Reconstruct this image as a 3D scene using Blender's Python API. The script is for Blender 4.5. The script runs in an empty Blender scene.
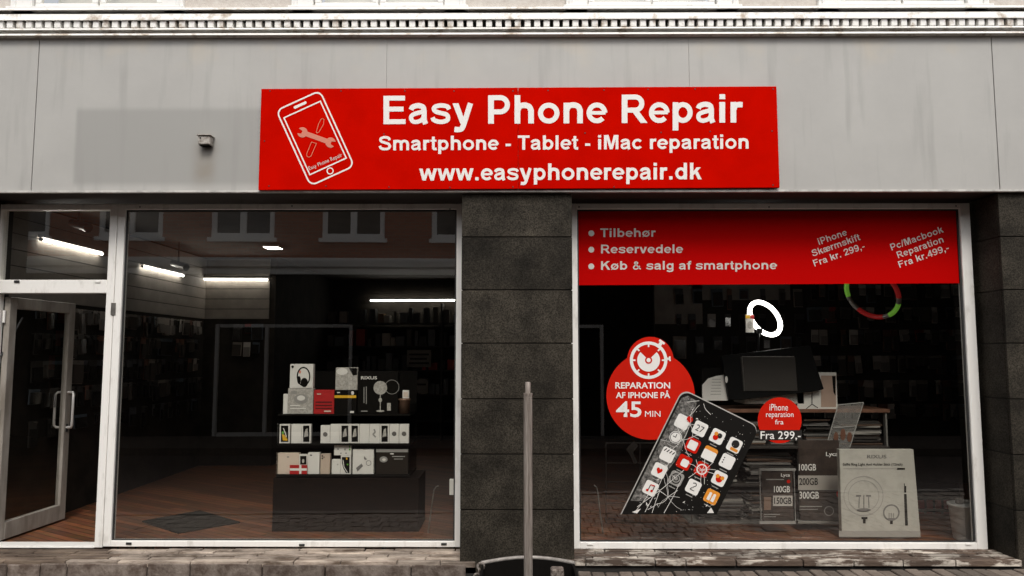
import bpy, bmesh, math, random
from mathutils import Matrix, Vector, Euler
R = math.radians
rnd = random.Random(7)
sc = bpy.context.scene
C = sc.collection

# ------------------------------------------------------------------ camera
CAM = Vector((0.0, -5.70, 1.65)); FPX = 745.0
ROT = Euler((R(95.0), 0, R(0.33)))
cd = bpy.data.cameras.new('camera'); cam = bpy.data.objects.new('camera', cd); C.objects.link(cam)
cd.sensor_width = 36; cd.lens = 36*FPX/1024; cd.clip_start = 0.05; cd.clip_end = 3000
cam.location = CAM; cam.rotation_euler = ROT; sc.camera = cam
# ------------------------------------------------------------------ sky, sun, exposure
SUN_EL = 49
w = bpy.data.worlds.new('World'); sc.world = w; w.use_nodes = True
nt = w.node_tree; bg = nt.nodes['Background']
sky = nt.nodes.new('ShaderNodeTexSky'); sky.sky_type = 'NISHITA'; sky.sun_disc = False
sky.sun_elevation = R(SUN_EL); sky.sun_rotation = R(172); sky.dust_density = 4; sky.air_density = 1
hs = nt.nodes.new('ShaderNodeHueSaturation'); hs.inputs['Saturation'].default_value = 0.22
nt.links.new(sky.outputs[0], hs.inputs['Color']); nt.links.new(hs.outputs[0], bg.inputs[0])
bg.inputs[1].default_value = 0.11
sl = bpy.data.lights.new('sun', 'SUN'); sl.energy = 1.1; sl.angle = R(20); sl.color = (1, .95, .88)
so = bpy.data.objects.new('sun', sl); C.objects.link(so); so.rotation_euler = (R(90-SUN_EL), 0, R(8)); so.location = (0, -6, 14)
vs = sc.view_settings; vs.view_transform = 'Standard'; vs.look = 'None'; vs.gamma = 1; vs.use_curve_mapping = False
vs.exposure = .57

# ------------------------------------------------------------------ placing helpers
RM = ROT.to_matrix()
def ray(px, py): return RM @ Vector(((px-512)/FPX, -(py-288)/FPX, -1))
def P(px, py, Y):                       # point of the plane y = Y seen at this place
    d = ray(px, py); return CAM + d*((Y-CAM.y)/d.y)
def PZ(px, py, z):
    d = ray(px, py); return CAM + d*((z-CAM.z)/d.z)
def XZ(px, py, Y): p = P(px, py, Y); return p.x, p.z

# ------------------------------------------------------------------ materials
MATS = {}
def mat(name, col, rough=.6, metal=0, var=0, scale=8, col2=None, lo=.4, hi=.6, bump=0, bscale=60, stretch=(1,1,1), rand=0, emit=0, spec=.5, coat=0, big=None):
    if name in MATS: return MATS[name]
    m = bpy.data.materials.new(name); m.use_nodes = True; n = m.node_tree.nodes; l = m.node_tree.links
    b = n['Principled BSDF']; b.inputs['Roughness'].default_value = rough; b.inputs['Metallic'].default_value = metal
    b.inputs['Specular IOR Level'].default_value = spec
    if coat: b.inputs['Coat Weight'].default_value = coat; b.inputs['Coat Roughness'].default_value = .1
    c4 = (*col, 1); b.inputs['Base Color'].default_value = c4
    tc = n.new('ShaderNodeTexCoord'); geo = n.new('ShaderNodeNewGeometry')
    mp = n.new('ShaderNodeMapping'); l.new(geo.outputs['Position'], mp.inputs['Vector']); mp.inputs['Scale'].default_value = stretch
    out = None
    if col2 or var:
        ns = n.new('ShaderNodeTexNoise'); ns.inputs['Scale'].default_value = scale; ns.inputs['Detail'].default_value = 7; ns.inputs['Roughness'].default_value = .65
        l.new(mp.outputs[0], ns.inputs['Vector'])
        rp = n.new('ShaderNodeValToRGB'); l.new(ns.outputs['Fac'], rp.inputs[0])
        rp.color_ramp.elements[0].position = lo; rp.color_ramp.elements[1].position = hi
        a = c4; z = (*col2, 1) if col2 else tuple(min(1, c*(1+var)) for c in col)+(1,)
        if not col2: a = tuple(c*(1-var) for c in col)+(1,)
        rp.color_ramp.elements[0].color = a; rp.color_ramp.elements[1].color = z
        out = rp.outputs[0]
    if rand:
        oi = n.new('ShaderNodeObjectInfo'); mr = n.new('ShaderNodeMapRange'); l.new(oi.outputs['Random'], mr.inputs[0])
        mr.inputs['To Min'].default_value = 1-rand; mr.inputs['To Max'].default_value = 1+rand
        mx = n.new('ShaderNodeMix'); mx.data_type = 'RGBA'; mx.blend_type = 'MULTIPLY'; mx.inputs[0].default_value = 1
        if out: l.new(out, mx.inputs[6])
        else: mx.inputs[6].default_value = c4
        l.new(mr.outputs[0], mx.inputs[7]); out = mx.outputs[2]
    if big:
        nb = n.new('ShaderNodeTexNoise'); nb.inputs['Scale'].default_value = big[0]; nb.inputs['Detail'].default_value = 5; nb.inputs['Roughness'].default_value = .6; l.new(mp.outputs[0], nb.inputs['Vector'])
        mr = n.new('ShaderNodeMapRange'); l.new(nb.outputs['Fac'], mr.inputs[0]); mr.inputs[1].default_value = .32; mr.inputs[2].default_value = .70; mr.inputs[3].default_value = 1-big[1]; mr.inputs[4].default_value = 1+big[1]
        mx = n.new('ShaderNodeMix'); mx.data_type = 'RGBA'; mx.blend_type = 'MULTIPLY'; mx.inputs[0].default_value = 1
        if out: l.new(out, mx.inputs[6])
        else: mx.inputs[6].default_value = c4
        l.new(mr.outputs[0], mx.inputs[7]); out = mx.outputs[2]
    if out: l.new(out, b.inputs['Base Color'])
    if bump:
        n2 = n.new('ShaderNodeTexNoise'); n2.inputs['Scale'].default_value = bscale; n2.inputs['Detail'].default_value = 5
        l.new(mp.outputs[0], n2.inputs['Vector'])
        bp = n.new('ShaderNodeBump'); bp.inputs['Strength'].default_value = bump; bp.inputs['Distance'].default_value = .01
        l.new(n2.outputs['Fac'], bp.inputs['Height']); l.new(bp.outputs[0], b.inputs['Normal'])
    if emit:
        b.inputs['Emission Color'].default_value = c4; b.inputs['Emission Strength'].default_value = emit
    MATS[name] = m; return m

def glass_mat(name, tint, k):
    m = bpy.data.materials.new(name); m.use_nodes = True; n = m.node_tree.nodes; l = m.node_tree.links
    n.clear(); o = n.new('ShaderNodeOutputMaterial'); mx = n.new('ShaderNodeMixShader')
    t = n.new('ShaderNodeBsdfTransparent'); t.inputs[0].default_value = (*tint, 1)
    g = n.new('ShaderNodeBsdfGlossy'); g.inputs['Roughness'].default_value = 0; g.inputs[0].default_value = (1, 1, 1, 1)
    lw_ = n.new('ShaderNodeLayerWeight'); lw_.inputs['Blend'].default_value = .5            # Schlick reflectance, alike from both sides
    pw = n.new('ShaderNodeMath'); pw.operation = 'POWER'; pw.inputs[1].default_value = 5; l.new(lw_.outputs['Facing'], pw.inputs[0])
    mu = n.new('ShaderNodeMath'); mu.operation = 'MULTIPLY_ADD'; mu.use_clamp = True; mu.inputs[1].default_value = 1-k; mu.inputs[2].default_value = k; l.new(pw.outputs[0], mu.inputs[0])
    l.new(mu.outputs[0], mx.inputs[0]); l.new(t.outputs[0], mx.inputs[1]); l.new(g.outputs[0], mx.inputs[2])
    l.new(mx.outputs[0], o.inputs[0]); return m
GLASS = glass_mat('shop_glass', (.93, .93, .90), .15)
def frosted():
    m = glass_mat('frosted_sheet', (.9, .9, .88), .08); n = m.node_tree.nodes; l = m.node_tree.links; o = [q for q in n if q.type == 'OUTPUT_MATERIAL'][0]; src = o.inputs[0].links[0].from_socket
    d = n.new('ShaderNodeBsdfDiffuse'); d.inputs[0].default_value = (.6, .58, .55, 1); x = n.new('ShaderNodeMixShader'); x.inputs[0].default_value = .22; l.new(src, x.inputs[1]); l.new(d.outputs[0], x.inputs[2]); l.new(x.outputs[0], o.inputs[0]); return m
FROST = frosted()
CLEAR = glass_mat('clear_plastic', (.88, .88, .86), .06)

# ------------------------------------------------------------------ objects
def tag(o, label=None, cat=None, group=None, kind=None):
    if label: o['label'] = label
    if cat: o['category'] = cat
    if group: o['group'] = group
    if kind: o['kind'] = kind
    return o
def thing(name, label, cat, loc=(0, 0, 0), group=None):
    o = bpy.data.objects.new(name, None); C.objects.link(o); o.location = loc; o.empty_display_size = .1
    return tag(o, label, cat, group)
def wloc(o):
    v = Vector(o.location)
    while o.parent: o = o.parent; v = v+Vector(o.location)
    return v
class G:
    """collects geometry in world coordinates, builds one mesh object"""
    def __init__(s): s.v = []; s.f = []; s.sm = []
    def add(s, v, f, smooth=False):
        k = len(s.v); s.v += [tuple(p) for p in v]; s.f += [tuple(i+k for i in q) for q in f]; s.sm += [smooth]*len(f); return s
    def box(s, x0, x1, y0, y1, z0, z1):
        return s.add([(x, y, z) for x in (x0, x1) for y in (y0, y1) for z in (z0, z1)],
                     [(0, 1, 3, 2), (4, 6, 7, 5), (0, 4, 5, 1), (2, 3, 7, 6), (0, 2, 6, 4), (1, 5, 7, 3)])
    def cbox(s, c, size, M=None):
        h = [q/2 for q in size]; vs_ = [Vector((x, y, z)) for x in (-h[0], h[0]) for y in (-h[1], h[1]) for z in (-h[2], h[2])]
        if M: vs_ = [M @ v for v in vs_]
        return s.add([v+Vector(c) for v in vs_], [(0, 1, 3, 2), (4, 6, 7, 5), (0, 4, 5, 1), (2, 3, 7, 6), (0, 2, 6, 4), (1, 5, 7, 3)])
    def sheet(s, x0, x1, y, z0, z1): return s.add([(x0, y, z0), (x1, y, z0), (x1, y, z1), (x0, y, z1)], [(0, 1, 2, 3)])
    def prism(s, pts, y0, y1):          # outline in x,z extruded along y
        n = len(pts)
        return s.add([(x, y0, z) for x, z in pts]+[(x, y1, z) for x, z in pts],
                     [tuple(range(n)), tuple(range(2*n-1, n-1, -1))]+[(i, i+n, (i+1) % n+n, (i+1) % n) for i in range(n)])
    def profile(s, pts, x0, x1):        # outline in y,z extruded along x
        n = len(pts)
        return s.add([(x0, y, z) for y, z in pts]+[(x1, y, z) for y, z in pts],
                     [tuple(range(n-1, -1, -1)), tuple(range(n, 2*n))]+[(i, (i+1) % n, (i+1) % n+n, i+n) for i in range(n)])
    def tube(s, pts, r, n=10, caps=True):
        pts = [Vector(p) for p in pts]; rings = []
        rs = r if isinstance(r, (list, tuple)) else [r]*len(pts)
        t0 = (pts[1]-pts[0]).normalized(); u = t0.orthogonal().normalized()
        for i, p in enumerate(pts):
            t = (pts[min(i+1, len(pts)-1)]-pts[max(i-1, 0)]).normalized()
            u = (u-t*u.dot(t)).normalized(); q = t.cross(u)
            rings.append([p+(u*math.cos(a)+q*math.sin(a))*rs[i] for a in [2*math.pi*k/n for k in range(n)]])
        V = [v for g in rings for v in g]; F = []
        for i in range(len(pts)-1):
            for k in range(n): F.append((i*n+k, i*n+(k+1) % n, (i+1)*n+(k+1) % n, (i+1)*n+k))
        s.add(V, F, True)
        if caps: s.add(V, [tuple(range(n-1, -1, -1)), tuple(range(len(V)-n, len(V)))])
        return s
    def lathe(s, c, prof, n=28):        # profile (r, z) about the vertical axis at c
        V = [(c[0]+r*math.cos(2*math.pi*k/n), c[1]+r*math.sin(2*math.pi*k/n), c[2]+z) for r, z in prof for k in range(n)]
        F = [(i*n+k, i*n+(k+1) % n, (i+1)*n+(k+1) % n, (i+1)*n+k) for i in range(len(prof)-1) for k in range(n)]
        return s.add(V, F, True)
    def torus(s, c, Rr, r, M, n=40, k=10):
        V = []; F = []
        for i in range(n):
            a = 2*math.pi*i/n
            for j in range(k):
                b = 2*math.pi*j/k; V.append(Vector(c)+M @ Vector(((Rr+r*math.cos(b))*math.cos(a), (Rr+r*math.cos(b))*math.sin(a), r*.6*math.sin(b))))
        for i in range(n):
            for j in range(k): F.append((i*k+j, ((i+1) % n)*k+j, ((i+1) % n)*k+(j+1) % k, i*k+(j+1) % k))
        return s.add(V, F, True)
    def build(s, name, m, parent=None, bevel=0, seg=1, origin=None):
        me = bpy.data.meshes.new(name)
        off = Vector(origin) if origin is not None else (wloc(parent) if parent else Vector((0, 0, 0)))
        me.from_pydata([tuple(Vector(v)-off) for v in s.v], [], s.f)
        me.polygons.foreach_set('use_smooth', s.sm)
        bm = bmesh.new(); bm.from_mesh(me); bmesh.ops.recalc_face_normals(bm, faces=bm.faces)
        if bevel: bmesh.ops.bevel(bm, geom=[e for e in bm.edges if e.is_manifold and e.calc_face_angle(0) > .5], offset=bevel, segments=seg, affect='EDGES', clamp_overlap=True)
        bm.to_mesh(me); bm.free()
        me.materials.append(m)
        o = bpy.data.objects.new(name, me); C.objects.link(o)
        if parent: o.parent = parent; o.location = off-wloc(parent)
        else: o.location = off
        return o
def struct(name, g, m, bevel=0): return tag(g.build(name, m, None, bevel), kind='structure')
def copy_tree(o, parent=None):
    c = o.copy(); C.objects.link(c); c.parent = parent
    for ch in list(o.children): copy_tree(ch, c)
    return c

# ------------------------------------------------------------------ flat print (vinyl, lettering) on a plane y = Y, outlines in picture units of that plane
class Flat:
    def __init__(s, Y, step=.00025): s.Y = Y; s.k = 0; s.step = step; s.v = []; s.f = []
    def poly(s, pts):
        n = len(s.v); y = s.Y-s.k*s.step; s.k = (s.k+1) % 4
        s.v += [(p.x, y, p.z) for p in (P(a, b, s.Y) for a, b in pts)]; s.f.append(tuple(range(n, n+len(pts)))); return s
    def rect(s, x0, y0, x1, y1): return s.poly([(x0, y0), (x1, y0), (x1, y1), (x0, y1)])
    def disc(s, x, y, r, ry=None, n=40):
        ry = ry or r; return s.poly([(x+r*math.cos(2*math.pi*i/n), y+ry*math.sin(2*math.pi*i/n)) for i in range(n)])
    def stroke(s, pts, w, closed=False):
        n = len(pts); L = []; Rr = []
        for i in range(n):
            a = Vector(pts[(i-1) % n] if (i or closed) else pts[i]); c = Vector(pts[(i+1) % n] if (i < n-1 or closed) else pts[i]); b = Vector(pts[i])
            d1 = (b-a); d2 = (c-b)
            if d1.length < 1e-9: d1 = d2
            if d2.length < 1e-9: d2 = d1
            d1.normalize(); d2.normalize(); t = (d1+d2)
            if t.length < 1e-6: t = d1.copy()
            t.normalize(); nn = Vector((-t.y, t.x)); m = w/2/max(.35, abs(nn.dot(Vector((-d1.y, d1.x)))))
            L.append(b+nn*m); Rr.append(b-nn*m)
        y = s.Y-s.k*s.step; s.k = (s.k+1) % 4; k = len(s.v)
        for p in L+Rr: q = P(p.x, p.y, s.Y); s.v.append((q.x, y, q.z))
        for i in range(n if closed else n-1): j = (i+1) % n; s.f.append((k+i, k+j, k+n+j, k+n+i))
        return s
    def ring(s, x, y, r, w, ry=None, n=44, a0=0, a1=360):
        ry = ry or r; full = a1-a0 >= 360
        pts = [(x+r*math.cos(R(a0+(a1-a0)*i/n)), y+ry*math.sin(R(a0+(a1-a0)*i/n))) for i in range(n if full else n+1)]
        return s.stroke(pts, w, full)
    def build(s, name, m, parent):
        me = bpy.data.meshes.new(name); off = wloc(parent)
        me.from_pydata([tuple(Vector(v)-off) for v in s.v], [], s.f); me.materials.append(m)
        o = bpy.data.objects.new(name, me); C.objects.link(o); o.parent = parent; return o

def arc(cx, cy, rx, ry, a0, a1, n=18): return [(cx+rx*math.cos(R(a0+(a1-a0)*i/n)), cy+ry*math.sin(R(a0+(a1-a0)*i/n))) for i in range(n+1)]
def smooth(pts, n=5):
    out = []
    for i in range(len(pts)-1):
        p0 = Vector(pts[max(i-1, 0)]); p1 = Vector(pts[i]); p2 = Vector(pts[i+1]); p3 = Vector(pts[min(i+2, len(pts)-1)])
        for k in range(n):
            t = k/n; out.append(tuple(.5*((2*p1)+(p2-p0)*t+(2*p0-5*p1+4*p2-p3)*t*t+(3*p1-p0-3*p2+p3)*t**3)))
    return out+[tuple(pts[-1])]
# a bold grotesque drawn as strokes: letter -> (advance, [(kind, points, width)]); cap height 1
X = .725
def S_(pts, w_=.2): return ('s', pts, w_)
def O_(cx, cy, rx, ry, w_=.175): return ('c', arc(cx, cy, rx, ry, 0, 360, 28)[:-1], w_)
def Q_(*pts): return ('q', pts, 0)
def bowl(cx): return O_(cx, .3625, .25, .278)
ARCH = smooth([(.19, .44), (.27, .6), (.43, .645), (.6, .59), (.665, .45)])+[(.665, 0)]
def e_(dx): return [S_([(x+dx, y) for x, y in arc(.40, .3625, .275, .28, 0, 318, 26)], .17), S_([(.16+dx, .365), (.70+dx, .365)], .125)]
A_ = [S_(smooth([(.13, .5), (.19, .6), (.37, .65), (.54, .6), (.585, .47)])+[(.585, .14), (.64, 0)], .18),
      S_(smooth([(.55, .43), (.35, .385), (.17, .31), (.135, .19), (.2, .095), (.33, .075), (.5, .14), (.57, .25)]), .15)]
FONT = {
 'E': (.931, [S_([(.2, 0), (.2, 1)]), S_([(.25, .915), (.85, .915)], .17), S_([(.25, .53), (.80, .53)], .17), S_([(.25, .085), (.87, .085)], .17)]),
 'F': (.853, [S_([(.2, 0), (.2, 1)]), S_([(.25, .915), (.80, .915)], .17), S_([(.25, .52), (.72, .52)], .17)]),
 'P': (.931, [S_([(.2, 0), (.2, 1)]), S_([(.25, .915)]+arc(.52, .665, .25, .25, 90, -90, 14)+[(.25, .415)], .175)]),
 'R': (1.008, [S_([(.2, 0), (.2, 1)]), S_([(.25, .915)]+arc(.57, .685, .23, .23, 90, -90, 14)+[(.25, .455)], .175), Q_((.42, .46), (.66, .46), (1.0, 0), (.76, 0))]),
 'S': (.931, [S_(smooth([(.775, .7), (.70, .86), (.46, .915), (.23, .86), (.16, .74), (.23, .62), (.46, .535), (.70, .45), (.785, .29), (.70, .14), (.46, .083), (.20, .15), (.12, .32)]), .18)]),
 'T': (.853, [S_([(.03, .915), (.82, .915)], .17), S_([(.425, 0), (.425, .85)])]),
 'M': (1.163, [S_([(.19, 0), (.19, 1)], .185), S_([(.973, 0), (.973, 1)], .185), Q_((.2, 1), (.40, 1), (.665, 0), (.49, 0)), Q_((.963, 1), (.763, 1), (.50, 0), (.673, 0))]),
 'K': (1.008, [S_([(.2, 0), (.2, 1)]), Q_((.25, .30), (.25, .57), (.68, 1), (.96, 1)), Q_((.42, .63), (.57, .74), (1.01, 0), (.76, 0))]),
 'a': (.776, A_), 'b': (.853, [S_([(.19, 0), (.19, 1)]), bowl(.45)]),
 'c': (.776, [S_(arc(.42, .3625, .275, .28, 38, 322, 24), .175)]),
 'd': (.853, [S_([(.665, 0), (.665, 1)]), bowl(.405)]), 'e': (.776, e_(0)),
 'f': (.465, [S_([(.24, 0), (.24, .6)]+smooth([(.24, .7), (.265, .86), (.35, .92), (.47, .91)]), .19), S_([(.03, .66), (.44, .66)], .13)]),
 'g': (.853, [bowl(.405), S_([(.665, .725), (.665, .05)]+smooth([(.66, -.04), (.6, -.16), (.41, -.205), (.22, -.17), (.13, -.09)]), .18)]),
 'h': (.853, [S_([(.19, 0), (.19, 1)]), S_(ARCH, .195)]),
 'i': (.388, [S_([(.19, 0), (.19, X)]), S_([(.19, .825), (.19, 1)])]),
 'k': (.776, [S_([(.19, 0), (.19, 1)]), Q_((.25, .2), (.25, .43), (.49, X), (.74, X)), Q_((.37, .42), (.52, .52), (.79, 0), (.56, 0))]),
 'l': (.388, [S_([(.19, 0), (.19, 1)])]),
 'm': (1.242, [S_([(.18, 0), (.18, X)], .19), S_(smooth([(.18, .46), (.25, .6), (.4, .645), (.56, .59), (.62, .45)])+[(.62, 0)], .185),
               S_(smooth([(.62, .46), (.69, .6), (.84, .645), (1.0, .59), (1.06, .45)])+[(1.06, 0)], .185)]),
 'n': (.853, [S_([(.19, 0), (.19, X)]), S_(ARCH, .195)]),
 'o': (.853, [O_(.427, .3625, .287, .28)]), 'ø': (.853, [O_(.427, .3625, .287, .28), S_([(.1, -.02), (.755, .745)], .08)]),
 'p': (.853, [S_([(.19, -.27), (.19, X)]), bowl(.45)]),
 'r': (.543, [S_([(.19, 0), (.19, X)]), S_(smooth([(.19, .42), (.25, .58), (.36, .63), (.51, .625)]), .19)]),
 's': (.776, [S_(smooth([(.68, .51), (.61, .615), (.4, .652), (.2, .61), (.15, .52), (.22, .435), (.4, .38), (.59, .325), (.645, .21), (.59, .115), (.39, .072), (.17, .125), (.1, .23)]), .155)]),
 't': (.465, [S_([(.23, .94), (.23, .22)]+smooth([(.235, .16), (.29, .085), (.45, .085)]), .185), S_([(.03, .66), (.44, .66)], .13)]),
 'v': (.776, [Q_((.02, X), (.23, X), (.48, 0), (.29, 0)), Q_((.756, X), (.546, X), (.30, 0), (.486, 0))]),
 'w': (1.087, [Q_((.01, X), (.21, X), (.40, 0), (.21, 0)), Q_((.22, 0), (.40, 0), (.635, X), (.46, X)), Q_((1.077, X), (.877, X), (.687, 0), (.877, 0)), Q_((.867, 0), (.687, 0), (.452, X), (.627, X))]),
 'y': (.776, [Q_((.02, X), (.23, X), (.47, .05), (.30, 0)), S_([(.65, X), (.42, .0)]+smooth([(.39, -.08), (.33, -.18), (.22, -.205), (.09, -.19)]), .185)]),
 'æ': (1.2, A_+e_(.46)),
 '&': (.98, [S_(smooth([(.86, .06), (.37, .62), (.29, .78), (.39, .9), (.53, .84), (.53, .71), (.3, .47), (.17, .27), (.26, .1), (.44, .08), (.62, .2), (.76, .44)]), .14)]),
 '.': (.388, [S_([(.19, 0), (.19, .19)])]), ',': (.388, [S_([(.19, 0), (.19, .19)]), Q_((.19, .02), (.28, .02), (.18, -.2), (.09, -.2))]),
 '-': (.465, [S_([(.06, .34), (.41, .34)], .17)]), '/': (.388, [Q_((0, 0), (.12, 0), (.38, 1), (.26, 1))]), ' ': (.388, []),
 '2': (.776, [S_(smooth([(.13, .68), (.2, .85), (.4, .915), (.6, .85), (.65, .71), (.58, .54), (.33, .29), (.16, .1)]), .18), S_([(.06, .085), (.72, .085)], .17)]),
 '4': (.776, [S_([(.56, 0), (.56, 1)], .185), S_([(.04, .28), (.74, .28)], .15), Q_((.04, .32), (.2, .32), (.56, .8), (.56, 1), (.48, 1))]),
 '9': (.776, [O_(.38, .68, .25, .24), S_(smooth([(.64, .68), (.63, .42), (.53, .17), (.38, .085), (.22, .1), (.13, .2)]), .17)]),
}
def letters(fl, text, x, y, width, cap, ang=0, wt=1.0, lift=None, mt_=None, parent=None):
    """baseline start (x, y) in picture units, fitted to width; y runs down"""
    tot = sum(FONT[c][0] for c in text)-.12; sx = width/tot; ca, sa = math.cos(R(ang)), math.sin(R(ang)); cx = -.06
    slope = lift or 0
    for c in text:
        adv, parts = FONT[c]
        if mt_: fl = Flat(fl.Y)
        def tr(p): a = (p[0]+cx)*sx; b = p[1]*cap; return (x+a*ca-b*sa, y-a*sa-b*ca+a*slope)
        for kind, pts, w_ in parts:
            if kind == 'q': fl.poly([tr(p) for p in pts])
            else:
                k = Flat(0); n = len(pts); Lp = []
                # widen in letter space so that uneven x/y scaling keeps the letter's weight
                closed = kind == 'c'; n = len(pts); A = []; B = []
                for i in range(n):
                    a = Vector(pts[(i-1) % n] if (i or closed) else pts[i]); d = Vector(pts[(i+1) % n] if (i < n-1 or closed) else pts[i]); b = Vector(pts[i])
                    d1 = b-a; d2 = d-b
                    if d1.length < 1e-9: d1 = d2
                    if d2.length < 1e-9: d2 = d1
                    d1.normalize(); d2.normalize(); t = (d1+d2).normalized(); nn = Vector((-t.y, t.x)); m = w_*wt/2/max(.5, nn.dot(Vector((-d1.y, d1.x))))
                    A.append(b+nn*m); B.append(b-nn*m)
                yk = fl.Y-fl.k*fl.step; fl.k = (fl.k+1) % 4; k0 = len(fl.v)
                for p in A+B: q = tr(p); q = P(q[0], q[1], fl.Y); fl.v.append((q.x, yk, q.z))
                for i in range(n if closed else n-1): j = (i+1) % n; fl.f.append((k0+i, k0+j, k0+n+j, k0+n+i))
        cx += adv
        if mt_ and fl.v: fl.build('letter', mt_, parent)
    return fl
def print_text(parent, text, x0, y0, x1, y1, Y, m, ang=0, bold=0.0, name='lettering', angp=None):
    """plain built-in lettering fitted to a box of picture units on plane Y (rotation about its centre)"""
    cu = bpy.data.curves.new('t', 'FONT'); cu.body = text; cu.offset = bold; cu.resolution_u = 3
    to = bpy.data.objects.new('t', cu); C.objects.link(to); dg = bpy.context.evaluated_depsgraph_get(); dg.update()
    me = bpy.data.meshes.new_from_object(to.evaluated_get(dg)); bpy.data.objects.remove(to); bpy.data.curves.remove(cu)
    xs = [v.co.x for v in me.vertices]; ys = [v.co.y for v in me.vertices]; a, b, c, d = min(xs), max(xs), min(ys), max(ys)
    mx, my = (x0+x1)/2, (y0+y1)/2; ca, sa = math.cos(R(ang)), math.sin(R(ang)); off = wloc(parent)
    for v in me.vertices:
        u = ((v.co.x-a)/(b-a)-.5)*(x1-x0); t = (.5-(v.co.y-c)/(d-c))*(y1-y0)
        p = P(mx+u*ca+t*sa, my-u*sa+t*ca, Y); v.co = p-off
    me.materials.clear(); me.materials.append(m); me.name = name
    o = bpy.data.objects.new(name, me); C.objects.link(o); o.parent = parent; return o

# ================================================================== materials of the place
M_WHITE = mat('weathered_white_paint', (.42, .34, .26), .65, col2=(.86, .845, .81), scale=8, lo=.32, hi=.47, bump=.25, bscale=50)
M_TRIM = mat('white_window_paint', (.60, .57, .52), .5, col2=(.82, .81, .78), scale=14, lo=.25, hi=.40)
M_STUCCO = mat('pale_stucco', (.50, .45, .40), .9, col2=(.62, .58, .53), scale=22, lo=.3, hi=.7, bump=.4, bscale=120)
M_ALU = mat('aluminium_frame', (.66, .635, .59), .42, 0, col2=(.86, .84, .80), scale=11, lo=.28, hi=.46, bump=.05, stretch=(1, 1, .35))
M_DARKALU = mat('dark_gasket', (.02, .02, .02), .6)
M_GRANITE = mat('dark_granite', (.014, .0115, .008), .7, col2=(.085, .074, .058), scale=120, lo=.40, hi=.82, big=(3.4, .5), bump=.35, bscale=260, rand=.25, spec=.12)
M_SOFFIT = mat('dark_brown_soffit', (.03, .02, .014), .7)
M_JOINT = mat('dark_joint', (.02, .018, .016), .9)
M_RED = mat('red_sign_panel', (.53, .0030, .0001), .7, var=.06, scale=2.5, spec=0)
M_REDV = mat('red_window_vinyl', (.47, .0006, .0003), .6, spec=.03)
M_LETTER = mat('white_letter_vinyl', (.80, .78, .74), .5)
M_CREAM = mat('cream_letter_vinyl', (.62, .58, .53), .5)
M_STEEL = mat('steel', (.42, .40, .37), .35, .85, var=.2, scale=12)
M_BLACK = mat('black_plastic', (.012, .012, .012), .35)
M_MATTE = mat('black_matte', (.007, .006, .005), .9, spec=.1)

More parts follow.
